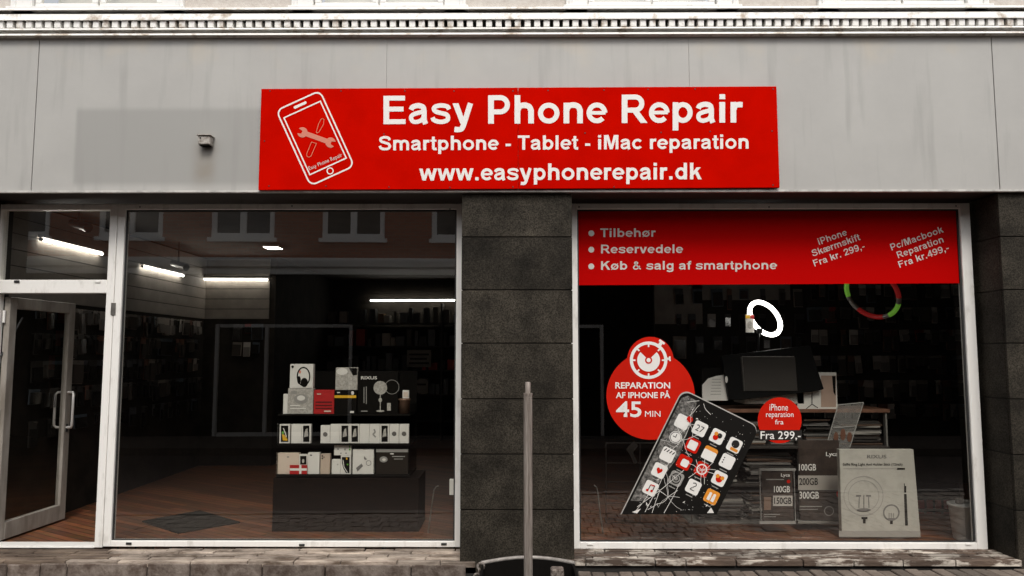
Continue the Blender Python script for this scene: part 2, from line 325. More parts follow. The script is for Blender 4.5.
def fascia_material():
    m = mat('grey_fascia_paint', (.385, .375, .355), .5, col2=(.44, .43, .405), scale=1.6, lo=.3, hi=.7, bump=.03, bscale=200)
    n = m.node_tree.nodes; l = m.node_tree.links; b = n['Principled BSDF']; src = b.inputs['Base Color'].links[0].from_socket
    geo = n.new('ShaderNodeNewGeometry'); sp = n.new('ShaderNodeSeparateXYZ'); l.new(geo.outputs['Position'], sp.inputs[0])
    wob = n.new('ShaderNodeTexNoise'); wob.inputs['Scale'].default_value = 5; l.new(geo.outputs['Position'], wob.inputs['Vector'])
    def band(sock, a, b_, soft):
        p = n.new('ShaderNodeMapRange'); p.interpolation_type = 'SMOOTHSTEP'; p.inputs[1].default_value = a-soft; p.inputs[2].default_value = a+soft; l.new(sock, p.inputs[0])
        q = n.new('ShaderNodeMapRange'); q.interpolation_type = 'SMOOTHSTEP'; q.inputs[1].default_value = b_-soft; q.inputs[2].default_value = b_+soft; l.new(sock, q.inputs[0])
        s = n.new('ShaderNodeMath'); s.operation = 'SUBTRACT'; l.new(p.outputs[0], s.inputs[0]); l.new(q.outputs[0], s.inputs[1]); return s.outputs[0]
    def mul(a, b_):
        s = n.new('ShaderNodeMath'); s.operation = 'MULTIPLY'; l.new(a, s.inputs[0])
        if isinstance(b_, float): s.inputs[1].default_value = b_
        else: l.new(b_, s.inputs[1])
        return s.outputs[0]
    def mixc(prev, fac, col):
        x = n.new('ShaderNodeMix'); x.data_type = 'RGBA'; l.new(fac, x.inputs[0]); l.new(prev, x.inputs[6]); x.inputs[7].default_value = (*col, 1); return x.outputs[2]
    x0, z1 = XZ(77, 109, 0); x1, z0 = XZ(330, 184, 0)
    out = mixc(src, mul(mul(band(sp.outputs[0], x0, x1, .018), band(sp.outputs[2], z0, z1, .03)), .85), (.312, .306, .288))   # ghost of an older sign
    bx, bz = XZ(205, 142, 0); st = mul(band(sp.outputs[0], bx-.07, bx+.07, .06), band(sp.outputs[2], bz-.33, bz+.03, .1))
    out = mixc(out, mul(mul(st, wob.outputs['Fac']), .75), (.20, .155, .10))                                                  # rust run
    mp = n.new('ShaderNodeMapping'); mp.inputs['Scale'].default_value = (7, 1, .6); mp.inputs['Rotation'].default_value = (0, R(8), 0); l.new(geo.outputs['Position'], mp.inputs['Vector'])
    sn = n.new('ShaderNodeTexNoise'); sn.inputs['Scale'].default_value = 1.3; sn.inputs['Detail'].default_value = 6; l.new(mp.outputs[0], sn.inputs['Vector'])
    rp = n.new('ShaderNodeMapRange'); rp.inputs[1].default_value = .55; rp.inputs[2].default_value = .74; l.new(sn.outputs['Fac'], rp.inputs[0])
    out = mixc(out, mul(rp.outputs[0], .65), (.29, .283, .266))                                                                 # run-off streaks
    tp = n.new('ShaderNodeTexNoise'); tp.inputs['Scale'].default_value = 3; tp.inputs['Detail'].default_value = 4; l.new(geo.outputs['Position'], tp.inputs['Vector'])
    r2 = n.new('ShaderNodeMapRange'); r2.inputs[1].default_value = .52; r2.inputs[2].default_value = .75; l.new(tp.outputs['Fac'], r2.inputs[0])
    zt = XZ(100, 40, 0)[1]
    out = mixc(out, mul(mul(r2.outputs[0], band(sp.outputs[2], zt-.22, zt+.4, .12)), .55), (.50, .44, .34))                     # yellowish bloom near the top
    l.new(out, b.inputs['Base Color']); return m
M_FASCIA = fascia_material()

# ================================================================== ground
def gz(x):                                  # the pavement steps down to the left of the middle pier
    t = min(1, max(0, (x+.45)/.9)); t = t*t*(3-2*t); return -.16+.20*t+(.008*x)
M_ASPH = mat('asphalt', (.045, .044, .042), .9, var=.3, scale=40, bump=.5, bscale=200)
M_PAVE = mat('paving_brick', (.10, .075, .058), .85, col2=(.20, .165, .135), scale=7, lo=.3, hi=.7, bump=.5, bscale=90, rand=.35)
M_BED = mat('paving_bed', (.03, .025, .02), .95)
g = G(); g.add([(-400, -400, -.36), (400, -400, -.36), (400, 400, -.36), (-400, 400, -.36)], [(0, 1, 2, 3)]); struct('ground', g, M_ASPH)
g = G(); g.add([(-60, -8.0, -.30), (60, -8.0, -.30), (60, -2.45, -.30), (-60, -2.45, -.30)], [(0, 1, 2, 3)]); struct('road', g, mat('road_surface', (.032, .018, .011), .85, var=.3, scale=60, bump=.4, bscale=300))
g = G(); n = 60
xs = [-9+18*i/n for i in range(n+1)]
for i in range(n): g.add([(xs[i], -2.3, gz(xs[i])-.03), (xs[i+1], -2.3, gz(xs[i+1])-.03), (xs[i+1], .3, gz(xs[i+1])-.03), (xs[i], .3, gz(xs[i])-.03)], [(0, 1, 2, 3)])
pave = struct('pavement', g, M_BED)
pm = G().box(-.046, .046, -.096, .096, -.04, 0).build('paving_brick', M_PAVE, None, .006); pmesh = pm.data; bpy.data.objects.remove(pm)
cnt = 0; rest = G()
for r_ in range(11):
    for k in range(-84, 84):
        x = (k+(.5 if r_ % 2 else 0))*.1; y = -.135-r_*.2
        if x < -8: continue
        z = gz(x)+rnd.uniform(-.005, .004)
        if r_ < 6 and .3 < x < 5.0 and cnt < 296:
            o = bpy.data.objects.new('paving_brick', pmesh); C.objects.link(o); o.parent = pave; cnt += 1
            o.location = (x, y, z); o.rotation_euler = (rnd.uniform(-.02, .02), rnd.uniform(-.03, .03), rnd.uniform(-.02, .02))
        else: rest.box(x-.046, x+.046, y-.096, y+.096, z-.04, z)
o = rest.build('brick_paving', M_PAVE, pave); o['kind'] = 'stuff'
g = G()
for i in range(-9, 9): g.box(i+.004, i+.996, -2.45, -2.3, -.32, gz(i+.5)-.0)
struct('kerb', g, mat('kerb_granite', (.075, .06, .048), .8, var=.2, scale=30))
g = G().box(-30, 30, -10.2, -8.0, -.5, -.16); struct('far_pavement', g, mat('far_paving', (.045, .030, .020), .85, var=.25, scale=20))

# ================================================================== the shop building
SOF = XZ(512, 190.7, 0)[1]; TOP = XZ(512, 36.5, 0)[1]; YW = .36
WT = XZ(512, 203.5, .325)[1]; WB = XZ(512, 547.4, .325)[1]
shop = thing('shop_building', 'pale building with grey fascia, white dentil cornice and dark granite piers', 'building', (0, .3, 0))
SX0, SX1 = -5.6, 5.6
# fascia panels with open joints, and the edge strip below
cuts = [SX0-1.0]+[XZ(a, 112, 0)[0] for a in (35.5, 386, 690, 995.5)]+[SX1+1.0]
back = G().box(SX0-1, SX1+1, .02, .7, SOF+.012, TOP-.01).build('fascia_backing', M_SOFFIT, shop)
for a, b in zip(cuts, cuts[1:]): G().box(a+(.003 if a in (cuts[1], cuts[4]) else .0006), b-(.003 if b in (cuts[1], cuts[4]) else .0006), 0, .016, SOF+.004, TOP-.004).build('fascia_panel', M_FASCIA, shop, .0012)
G().box(SX0-1, SX1+1, -.012, .03, SOF-.012, SOF+.003).build('edge_strip', mat('edge_strip_paint', (.5, .48, .45), .5, var=.2), shop)
G().box(SX0-1, SX1+1, .032, .318, SOF-.006, SOF+.011).build('soffit', M_SOFFIT, shop)
# cornice
def zc(py, Y): return XZ(512, py, Y)[1]
g = G()
prof = [(y+.10, zc(py, y+.10)) for y, py in ((.2, 6.8), (-.150, 6.8), (-.158, 8.6), (-.150, 9.2), (-.02, 10.0), (-.02, 12.4), (-.145, 13.0), (-.158, 18.8), (-.150, 19.5), (.11, 21.0),
        (.11, 26.9), (-.150, 27.3), (-.158, 28.6), (-.150, 29.1), (-.108, 29.6), (-.104, 32.2), (-.148, 32.7), (-.154, 34.2), (-.148, 34.7), (-.112, 35.2), (-.108, 37.2), (.2, 37.2))]
g.profile(prof, SX0-1, SX1+1); cornice = g.build('cornice', M_WHITE, shop)
zt_, zb_ = zc(20.4, -.04), zc(26.6, -.04)
dm = G().box(-.0235, .0235, -.042, .22, zb_, zt_+.006).build('dentil', M_WHITE, None, .003); dmesh = dm.data; bpy.data.objects.remove(dm)
p0 = XZ(9.5, 24, -.042)[0]; pitch = XZ(512+9.63, 24, -.042)[0]-XZ(512, 24, -.042)[0]
for k in range(-14, 122):
    o = bpy.data.objects.new('dentil', dmesh); C.objects.link(o); o.parent = cornice; o.location = Vector((p0+k*pitch+rnd.uniform(-.001, .001), 0, rnd.uniform(-.001, .001)))-wloc(cornice)
# upper storey
UZ0 = zc(6.8, -.055)+.001; UZ1 = UZ0+2.3
upx = [(12, 184), (292, 466), (566, 738), (818, 988)]
spans = [(XZ(a, 3, .0)[0], XZ(b, 3, .0)[0]) for a, b in upx]
edges = [SX0-1]+[v for s_ in spans for v in s_]+[SX1+1]
for i in range(0, len(edges), 2): G().box(edges[i], edges[i+1], .02, .3, UZ0, UZ1+.5).build('upper_wall', M_STUCCO, shop)
ZR = XZ(512, 5.6, 0)[1]
for x0, x1 in spans:
    G().box(x0, x1, .02, .3, UZ1-.25, UZ1+.5).build('upper_wall', M_STUCCO, shop)
    G().box(x0, x1, .06, .3, UZ0, ZR-.07).build('upper_wall', M_STUCCO, shop)
    g = G(); g.box(x0, x0+.17, -.02, .1, UZ0, UZ1-.1).box(x1-.17, x1, -.02, .1, UZ0, UZ1-.1).box(x0+.17, x1-.17, -.02, .1, UZ1-.25, UZ1-.1)
    g.box(x0-.02, x1+.02, -.046, .06, UZ0, ZR-.012).box(x0+.02, x0+.05, -.035, .0, UZ0, UZ1-.1).box(x1-.05, x1-.02, -.035, .0, UZ0, UZ1-.1)
    wn = g.build('upper_window', M_TRIM, shop, .004)
    mid = (x0+x1)/2; g = G()
    for a, b in ((x0+.18, mid-.008), (mid+.008, x1-.18)):
        g.box(a, b, .01, .05, ZR+.004, ZR+.035).box(a, a+.045, .01, .05, ZR+.036, UZ1-.26).box(b-.045, b, .01, .05, ZR+.036, UZ1-.26).box(a+.046, b-.046, .01, .05, UZ1-.32, UZ1-.26)
    g.build('sash', M_TRIM, wn, .003)
    G().sheet(x0+.2, x1-.2, .03, ZR+.03, UZ1-.27).build('pane', GLASS, wn)
    G().box(x0+.18, x1-.18, .30, .31, UZ0, UZ1-.2).build('curtain', mat('pale_curtain', (.6, .58, .54), .9), wn)
G().box(SX0-1, SX1+1, -.25, .5, UZ1+.5, UZ1+.6).build('roof', M_STUCCO, shop)

# granite piers of separate slabs
jy = [193.2, 237, 290, 343.3, 399, 454.3, 510, 571.5]
jz = [XZ(516, a, .03)[1] for a in jy]; jz[0] = SOF-.014; jz[-1] -= .02
def pier(x0, x1, wrap):
    core = G().box(x0+.01, x1-.01, .045, .5, -.3, SOF-.014).build('pier', M_JOINT, shop)
    for a, b in zip(jz, jz[1:]):
        a2, b2 = a-.0035, b+.0035
        G().box(x0, x1, .03, .055, b2, a2).build('granite_slab', M_GRANITE, core, .0025)
        if 'l' in wrap: G().box(x0, x0+.02, .0585, .40, b2, a2).build('granite_slab', M_GRANITE, core, .0025)
        if 'r' in wrap: G().box(x1-.02, x1, .0585, .40, b2, a2).build('granite_slab', M_GRANITE, core, .0025)
    G().box(x0, x1, .035, .055, -.3, jz[-1]-.004).build('granite_slab', M_GRANITE, core, .0025)
    return core
PX0, PX1 = XZ(461, 370, .03)[0], XZ(573, 370, .03)[0]
pc = pier(PX0, PX1, 'lr')
RX = XZ(1008, 370, .03)[0]; pier(RX, RX+2.75, 'l')
LX = XZ(0, 370, .36)[0]-.03; pier(LX-2.35, LX-.02, 'r')
for a, b in ((477, 211), (509, 212), (524, 212), (556, 212), (477, 229), (509, 230), (524, 230), (556, 229)):      # old fixing holes
    x, z = XZ(a, b, .03); G().tube([(x, .0285, z), (x, .032, z)], .006, 8).build('fixing_hole', M_MATTE, pc)

# sills in front of the glass: courses of long worn stones
def sill_mat(name, a, b, lo, hi): return mat(name, a, .85, col2=b, scale=9, lo=lo, hi=hi, bump=.8, bscale=50, stretch=(.4, 1, 1), rand=.3, big=(6, .3))
M_SILLR = sill_mat('peeling_sill_paint', (.085, .058, .042), (.46, .41, .35), .50, .58)
M_SILLL = sill_mat('worn_sill_paint', (.12, .085, .06), (.40, .33, .27), .36, .56)
M_SILLD = sill_mat('trodden_step_stone', (.075, .048, .034), (.20, .15, .11), .34, .60)
def sill(x0, x1, m, front, name, mdoor=None, xd=None):
    zb, zf, yb = WB-.012, front, .352; body = G().box(x0, x1, .03, .6, -.3, min(zb, zf)-.05).build(name, M_JOINT, shop)
    n = 5
    for c in range(n):
        ya = yb-(yb-.0)*c/n; yc = yb-(yb-.0)*(c+1)/n; za = zb+(zf-zb)*c/n; zd = zb+(zf-zb)*(c+1)/n
        x = x0-rnd.uniform(0, .5)
        while x < x1:
            L = rnd.uniform(.22, .55); a, b = max(x, x0), min(x+L, x1)
            if x1-b < .12: b = x1; L = 99
            dz = rnd.uniform(-.006, .004)
            if b-a > .03:
                G().add([(a+.004, yc+.005, zd+dz), (b-.004, yc+.005, zd+dz), (b-.004, ya-.003, za+dz-.004), (a+.004, ya-.003, za+dz-.004),
                     (a+.004, yc+.005, zd-.045), (b-.004, yc+.005, zd-.045), (b-.004, ya-.003, za-.045), (a+.004, ya-.003, za-.045)],
                    [(0, 1, 2, 3), (7, 6, 5, 4), (0, 4, 5, 1), (1, 5, 6, 2), (2, 6, 7, 3), (3, 7, 4, 0)]).build('sill_stone', mdoor if (mdoor and (a+b)/2 < xd) else m, body, .004)
            x += L
    return body
XD = XZ(106, 545, .3)[0]
sill(LX, PX0+.12, M_SILLL, XZ(512, 562.0, 0)[1], 'left_sill', M_SILLD, XD)
sill(PX1-.12, RX+.01, M_SILLR, XZ(512, 560.0, 0)[1], 'right_sill')
plinth = G().box(LX-.9, PX0+.02, .03, .5, -.4, XZ(512, 564, 0)[1]-.02).build('plinth', M_JOINT, shop)
M_PLINTH = mat('rusty_plinth_stone', (.075, .052, .04), .9, col2=(.20, .165, .14), scale=9, lo=.38, hi=.62, bump=.7, bscale=50, rand=.25)
vx = [LX-.9]+[XZ(a, 570, .0)[0] for a in (7, 40, 67, 147, 190, 262, 325, 411, 466)]
for a, b in zip(vx, vx[1:]): G().box(a+.004, b-.004, -.005, .06, -.36, XZ(512, 564.5, 0)[1]+rnd.uniform(-.006, .004)).build('plinth_stone', M_PLINTH, plinth, .006)

# shop windows
def xw(px, py=370): return XZ(px, py, YW)[0]
def frame(g, x0, x1, z0, z1, wl, wr, wb, wt_, y0=.325, y1=.40):
    g.box(x0, x0+wl, y0, y1, z0, z1).box(x1-wr, x1, y0, y1, z0, z1).box(x0+wl, x1-wr, y0, y1, z0, z0+wb).box(x0+wl, x1-wr, y0, y1, z1-wt_, z1); return g
gb = XZ(512, 540.3, YW)[1]; gt = XZ(512, 210, YW)[1]
# left window
a0, a1 = XZ(107, 370, .325)[0]+.03, xw(461)
g = frame(G(), a0, a1+.05, WB, WT, xw(120.5)-a0, a1+.05-xw(456), gb-WB, WT-gt); wl_ = g.build('left_shop_window', M_ALU, shop, .004)
G().sheet(xw(120.5)-.01, xw(456)+.01, YW, gb-.01, gt+.01).build('pane', GLASS, wl_)
g = G(); i0, i1 = xw(120.5), xw(456); g.box(i0+.0005, i0+.012, .345, .357, gb+.0005, gt-.0005).box(i1-.012, i1-.0005, .345, .357, gb+.0005, gt-.0005).box(i0+.013, i1-.013, .345, .357, gt-.012, gt-.0005).box(i0+.013, i1-.013, .345, .357, gb+.0005, gb+.008)
g.build('gasket', M_DARKALU, wl_)
# right window
b0, b1 = xw(571.5)-.05, xw(976)
g = frame(G(), b0, b1, WB-.012, WT, xw(578)-b0, b1-xw(965.5), gb-WB+.006, WT-gt); wr_ = g.build('right_shop_window', M_ALU, shop, .004)
G().sheet(xw(578)-.01, xw(965.5)+.01, YW, gb-.014, gt+.01).build('pane', GLASS, wr_)
g = G(); i0, i1 = xw(578), xw(965.5); g.box(i0+.0005, i0+.012, .345, .357, gb+.0005, gt-.0005).box(i1-.014, i1-.0005, .345, .357, gb+.0005, gt-.0005).box(i0+.013, i1-.014, .345, .357, gt-.012, gt-.0005).box(i0+.013, i1-.014, .345, .357, gb-.004, gb+.004)
g.build('gasket', M_DARKALU, wr_)
for wn_, pts in ((wl_, [(129, 542.5), (302, 544), (444, 543)]), (wr_, [(590, 543), (968, 543)])):
    for a, b in pts:
        x, z = XZ(a, b+1, .325); G().box(x-.022, x+.022, .317, .3245, z-.009, z+.009).build('drain_cap', M_ALU if a > 560 else M_DARKALU, wn_, .002)
for wn_, pts in ((wl_, [(292, 206), (450, 209), (140, 207)]), (wr_, [(579, 207), (769, 207), (956, 206)])):
    for a, b in pts:
        x, z = XZ(a, b, .325); G().tube([(x, .3235, z), (x, .3265, z)], .006, 8).build('screw', M_DARKALU, wn_)
# door surround with transom light
d0, d1 = XZ(-18, 370, .325)[0], a0-.004
tz0, tz1 = XZ(512, 293, .325)[1], XZ(512, 279.5, .325)[1]
g = G().box(d0, XZ(-8, 370, .325)[0], .325, .42, WB-.008, WT).box(XZ(102.5, 370, .325)[0], d1, .325, .42, WB-.008, WT)
li, ri = XZ(-8, 370, .325)[0], XZ(102.5, 370, .325)[0]
g.box(li, ri, .327, .40, tz0, tz1).box(li, ri, .327, .40, gt, WT)
g.box(li, ri, .322, .46, WB-.012, WB+.006)
surround = g.build('door_surround', M_ALU, shop, .004)
G().sheet(li-.005, ri+.005, YW, tz1-.005, gt+.005).build('pane', GLASS, surround)
for a in (17, 98): x, z = XZ(a, 281.5, .325); G().box(x-.022, x+.022, .318, .3265, z-.010, z+.010).build('drain_cap', M_ALU if a > 50 else M_DARKALU, surround, .002)
x, z = XZ(113.5, 309, .325); G().box(x-.02, x+.02, .318, .3245, z-.05, z+.05).build('lock_plate', M_STEEL, surround, .002)
# the open door, hinged on the left and swung inwards
hx, hy = li+.035, .41; DL = (ri-li)-.03; ang = R(88); DZ0, DZ1 = WB+.012, XZ(512, 296.5, .40)[1]
door = G().box(0, .001, 0, .001, 0, .001)
def dbox(g, u0, u1, v0, v1, z0, z1):
    M4 = Matrix.Rotation(ang, 3, 'Z'); c = M4 @ Vector(((u0+u1)/2, (v0+v1)/2, 0))+Vector((hx, hy, (z0+z1)/2))
    return g.cbox(c, (u1-u0, v1-v0, z1-z0), M4)
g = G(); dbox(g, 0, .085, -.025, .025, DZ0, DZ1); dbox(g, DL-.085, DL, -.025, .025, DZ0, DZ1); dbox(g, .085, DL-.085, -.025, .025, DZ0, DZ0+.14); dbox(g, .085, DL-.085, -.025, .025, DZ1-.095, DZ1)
M_DOOR = mat('worn_shaded_door_aluminium', (.20, .175, .145), .5, col2=(.38, .35, .31), scale=6, lo=.3, hi=.6, stretch=(1, 1, .3)); door = g.build('door', M_DOOR, shop, .004)  # worn leaf, its indoor shade also put into the darker colour
g = G(); M4 = Matrix.Rotation(ang, 3, 'Z'); g.add([M4 @ Vector((u, 0, 0))+Vector((hx, hy, z)) for u, z in ((.08, DZ0+.13), (DL-.08, DZ0+.13), (DL-.08, DZ1-.09), (.08, DZ1-.09))], [(0, 1, 2, 3)]); g.build('pane', GLASS, door)
hz0, hz1 = 1.65-.68, 1.65-.36
for sgn in (-1, 1):
    M4 = Matrix.Rotation(ang, 3, 'Z'); f = lambda u, v, z: M4 @ Vector((u, v, 0))+Vector((hx, hy, z))
    u = DL-.05; G().tube([f(u, sgn*.025, hz0), f(u, sgn*.07, hz0), f(u-.015, sgn*.085, hz0+.02), f(u-.015, sgn*.085, hz1-.02), f(u, sgn*.07, hz1), f(u, sgn*.025, hz1)], .012, 10).build('handle', mat('bright_handle', (.75, .73, .70), .3, .3), door)
g = G(); dbox(g, DL-.06, DL-.035, -.032, -.0255, .93, 1.0); g.build('lock', M_DARKALU, door)
g = G(); g.tube([(li+.012, .40, 1.62), (hx+.04, .55, 1.95)], .008, 8); g.build('door_stay', M_DARKALU, door)
for z in (.35, 1.15, 1.95): G().tube([(hx-.012, .395, z-.05), (hx-.012, .395, z+.05)], .011, 10).build('hinge', M_ALU, door)

# ================================================================== the red sign
SY = -.035
sx0, sz1 = XZ(261.3, 88.8, SY); sx1, _ = XZ(776.5, 86.3, SY); sz0 = XZ(261, 190.0, SY)[1]
sign = thing('shop_sign', 'long red sign board with white lettering and phone emblem on grey fascia', 'sign', (sx0, 0, sz0))
zr = XZ(777, 86.3, SY)[1]; zl = XZ(777, 187.6, SY)[1]
pts = [(sx0, sz0), (sx1, zl), (sx1, zr), (sx0, sz1)]; mx_ = XZ(518, 0, SY)[0]; t = (mx_-sx0)/(sx1-sx0)
zm0 = sz0+(zl-sz0)*t; zm1 = sz1+(zr-sz1)*t
G().prism([(sx0, sz0), (mx_-.0008, zm0), (mx_-.0008, zm1), (sx0, sz1)], SY, -.014).build('sign_panel', M_RED, sign, .002)
G().prism([(mx_+.0008, zm0), (sx1, zl), (sx1, zr), (mx_+.0008, zm1)], SY, -.014).build('sign_panel', M_RED, sign, .002)
Y1 = SY-.0015
sl_ = -2.4/516
letters(Flat(Y1), 'Easy Phone Repair', 382.3, 124.2, 359.5, 28.4, lift=sl_, mt_=M_LETTER, parent=sign)
letters(Flat(Y1), 'Smartphone - Tablet - iMac reparation', 379, 150.4, 370, 14.3, lift=sl_, mt_=M_LETTER, parent=sign)
letters(Flat(Y1), 'www.easyphonerepair.dk', 420, 180.6, 280.5, 16.6, lift=sl_, mt_=M_LETTER, parent=sign)
# emblem: a tilted phone outline with a wrench and a screwdriver
cx_, cy_ = 315.2, 138.2; ea = R(-24.5)
def em(u, v): return (cx_+u*math.cos(ea)-v*math.sin(ea), cy_+u*math.sin(ea)+v*math.cos(ea))
def rrect(hw, hh, r, n=6):
    out = []
    for sx_, sy_, a in ((1, 1, 0), (-1, 1, 90), (-1, -1, 180), (1, -1, 270)):
        for i in range(n+1): b = R(a+90*i/n); out.append((sx_*(hw-r)+r*math.cos(b), sy_*(hh-r)+r*math.sin(b)))
    return out
fl = Flat(Y1)
fl.stroke([em(*p) for p in rrect(23.9, 41.3, 6.5)], 1.5, True)
fl.stroke([em(*p) for p in [(-20, -31.5), (20, -31.5), (20, 31), (-20, 31)]], 1.3, True)
fl.poly([em(*p) for p in rrect(7.2, 1.3, 1.2)]) if False else fl.poly([em(p[0], p[1]-36.4) for p in rrect(7, 1.3, 1.25)])
c0 = em(0, 36.0); fl.ring(c0[0], c0[1], 3.0, 1.1)
fl.build('emblem', M_LETTER, sign)
fl = Flat(Y1); wr = R(20); wc = (316.5, 137.5)
def wp(u, v): return (wc[0]+u*math.cos(wr)-v*math.sin(wr), wc[1]+u*math.sin(wr)+v*math.cos(wr))
fl.poly([wp(-13, -2.4), (wp(13, -2.4)), wp(13, 2.4), wp(-13, 2.4)])
for s_ in (-1, 1):
    a_ = [(-180+25+ (310/12.)*i if False else 28+(304/14.)*i) for i in range(15)]
    p_ = [wp(s_*(15+5.2*math.cos(R(q))), s_*5.2*math.sin(R(q))) for q in a_]+[wp(s_*15.5, -s_*1.5), wp(s_*15.5, s_*1.5)]
    fl.poly(p_)
fl.build('emblem', mat('pink_emblem', (.62, .20, .13), .5), sign)
fl = Flat(Y1); fl.stroke([(322.5, 118.5), (324, 119.5), (323.6, 124), (319, 132), (317, 133), (316.2, 132), (318.5, 124), (321, 119.2)], .5, True)
fl.stroke([(311.5, 142), (316.5, 143.5), (311, 156), (309, 157.3), (306.9, 156.3), (306.6, 154)], .5, True).build('emblem', mat('pale_red_line', (.66, .22, .12), .5), sign)
print_text(sign, 'Easy Phone Repair', 307.5, 159.6, 343.5, 164.6, Y1, M_CREAM, 23)
for a, b in [(270, 91), (341, 91), (405, 91), (454, 91), (513, 91), (548, 90.5), (604, 90), (648, 89.5), (695, 89), (773, 89), (264.5, 141), (384, 134), (585, 133), (661, 132.5), (710, 131.5), (772, 131), (269, 186), (326, 186), (389, 187), (450, 187.5), (513, 187), (614, 187), (773, 185)]:
    x, z = XZ(a, b, SY); G().tube([(x, SY-.003, z), (x, SY+.001, z)], .0055, 8).build('screw', mat('dark_screw', (.06, .01, .01), .5), sign)

# small flood light box on the fascia
x, z = XZ(205, 141, -.06); fb = thing('fascia_box', 'small weathered metal lamp box with rust stain on grey fascia', 'lamp box', (x, 0, z-.05))
M_OLD = mat('weathered_metal', (.20, .17, .14), .6, .3, col2=(.48, .45, .41), scale=30, lo=.35, hi=.6)
G().box(x-.05, x+.045, -.075, -.004, z-.030, z+.038).build('housing', M_OLD, fb, .006)
G().box(x-.058, x+.053, -.088, -.003, z+.0385, z+.046).build('lid', M_OLD, fb, .003)
G().box(x-.04, x+.035, -.07, -.01, z-.036, z-.0305).build('lens', M_MATTE, fb)
G().tube([(x-.03, -.078, z+.02), (x-.03, -.073, z+.02)], .006, 8).build('screw', M_DARKALU, fb)

# ================================================================== vinyl on the glass (outer face)
VY = .3585
def vbase(fl, name, m, par): return fl.build(name, m, par)
def corner(px, py, Y=VY): p = P(px, py, Y); return (p.x, Y, p.z)
banner = thing('window_banner', 'red window banner with pale Danish service list and slanted prices', 'banner', corner(769, 284))
Flat(VY).poly([(577.5, 208.5), (966, 208.5), (966.5, 283.2), (577.5, 285.2)]).build('vinyl_sheet', M_REDV, banner)
VL = VY-.0016
fl = Flat(VL)
for tx, y, x1 in (('Tilbehør', 237.0, 655.2), ('Reservedele', 253.3, 682.7), ('Køb & salg af smartphone', 269.8, 776.6)): letters(fl, tx, 600.6, y, x1-600.6, 8.6, wt=.92, lift=-.6/180, mt_=M_CREAM, parent=banner)
for y in (233.3, 249.7, 266.4): Flat(VL).disc(591.3, y, 2.9).build('bullet', M_CREAM, banner)
for tx, x, y, wd in (('iPhone', 819, 245.0, 30), ('Skærmskift', 813.2, 256.6, 50), ('Fra kr. 299,-', 814.4, 266.7, 54), ('Pc/Macbook', 891.5, 250.6, 55), ('Reparation', 898, 258.4, 49), ('Fra kr.499,-', 899.5, 268.0, 53)):
    letters(fl, tx, x, y, wd, 6.7, 19.5, wt=.8, mt_=M_CREAM, parent=banner)

st = thing('stopwatch_sticker', 'round red window sticker with white stopwatch and 45 minute repair text', 'sticker', corner(651, 440))
pts = []
bc, br, tc_, tr_ = (650.6, 395.6), 44.2, (650.4, 360.0), 23.2
aa = math.acos((tr_**2+(bc[1]-tc_[1])**2-br**2)/(2*tr_*(bc[1]-tc_[1])))
for i in range(31): a = -math.pi/2+(aa-math.pi)+ (2*(math.pi-aa))*i/30; pts.append((tc_[0]+tr_*math.cos(a), tc_[1]+tr_*math.sin(a)))
bb = math.acos((br**2+(bc[1]-tc_[1])**2-tr_**2)/(2*br*(bc[1]-tc_[1])))
for i in range(1, 60): a = -math.pi/2+bb+(2*math.pi-2*bb)*i/60; pts.append((bc[0]+br*math.cos(a), bc[1]+br*math.sin(a)))
M_REDS = mat('red_sticker_vinyl', (.54, .010, .002), .5, var=.05, scale=3, spec=.12)
Flat(VY).poly(pts).build('vinyl_sheet', M_REDS, st)
fl = Flat(VL); kx, ky = 648.6, 360.2
fl.ring(kx, ky, 17.2, 3.1)
fl.poly([(kx, ky)]+[(kx+11.4*math.cos(R(a)), ky+11.4*math.sin(R(a))) for a in [-45+(270/30.)*i for i in range(31)]])
for a in range(0, 360, 45): fl.stroke([(kx+13.2*math.cos(R(a)), ky+13.2*math.sin(R(a))), (kx+15.8*math.cos(R(a)), ky+15.8*math.sin(R(a)))], 1.6)
for a, l0, l1, hw in ((-54, 18.3, 21.6, 2.2), (-4, 18.3, 20.3, 1.6)):
    d = Vector((math.cos(R(a)), math.sin(R(a)))); q = Vector((-d.y, d.x)); o_ = Vector((kx, ky))
    fl.stroke([tuple(o_+d*l0), tuple(o_+d*l1)], hw*1.5); fl.stroke([tuple(o_+d*(l1+1)-q*hw*1.5), tuple(o_+d*(l1+1)+q*hw*1.5)], hw)
fl.build('stopwatch', M_LETTER, st)
fl = Flat(VL-.0014); fl.disc(kx, ky, 3.6).build('stopwatch_hub', M_REDS, st); Flat(VL-.0028).disc(kx, ky, 2.1).build('stopwatch_hub', M_LETTER, st)
print_text(st, 'REPARATION', 615.3, 382.2, 670.2, 388.6, VL, M_LETTER, bold=.02)
print_text(st, 'AF IPHONE PÅ', 615.8, 390.3, 670.2, 398.2, VL, M_LETTER, bold=.02)
print_text(st, '45', 616, 401.3, 641.5, 417.2, VL, M_LETTER, bold=.018)
print_text(st, 'MIN', 645, 411, 660.5, 416.8, VL, M_LETTER, bold=0)

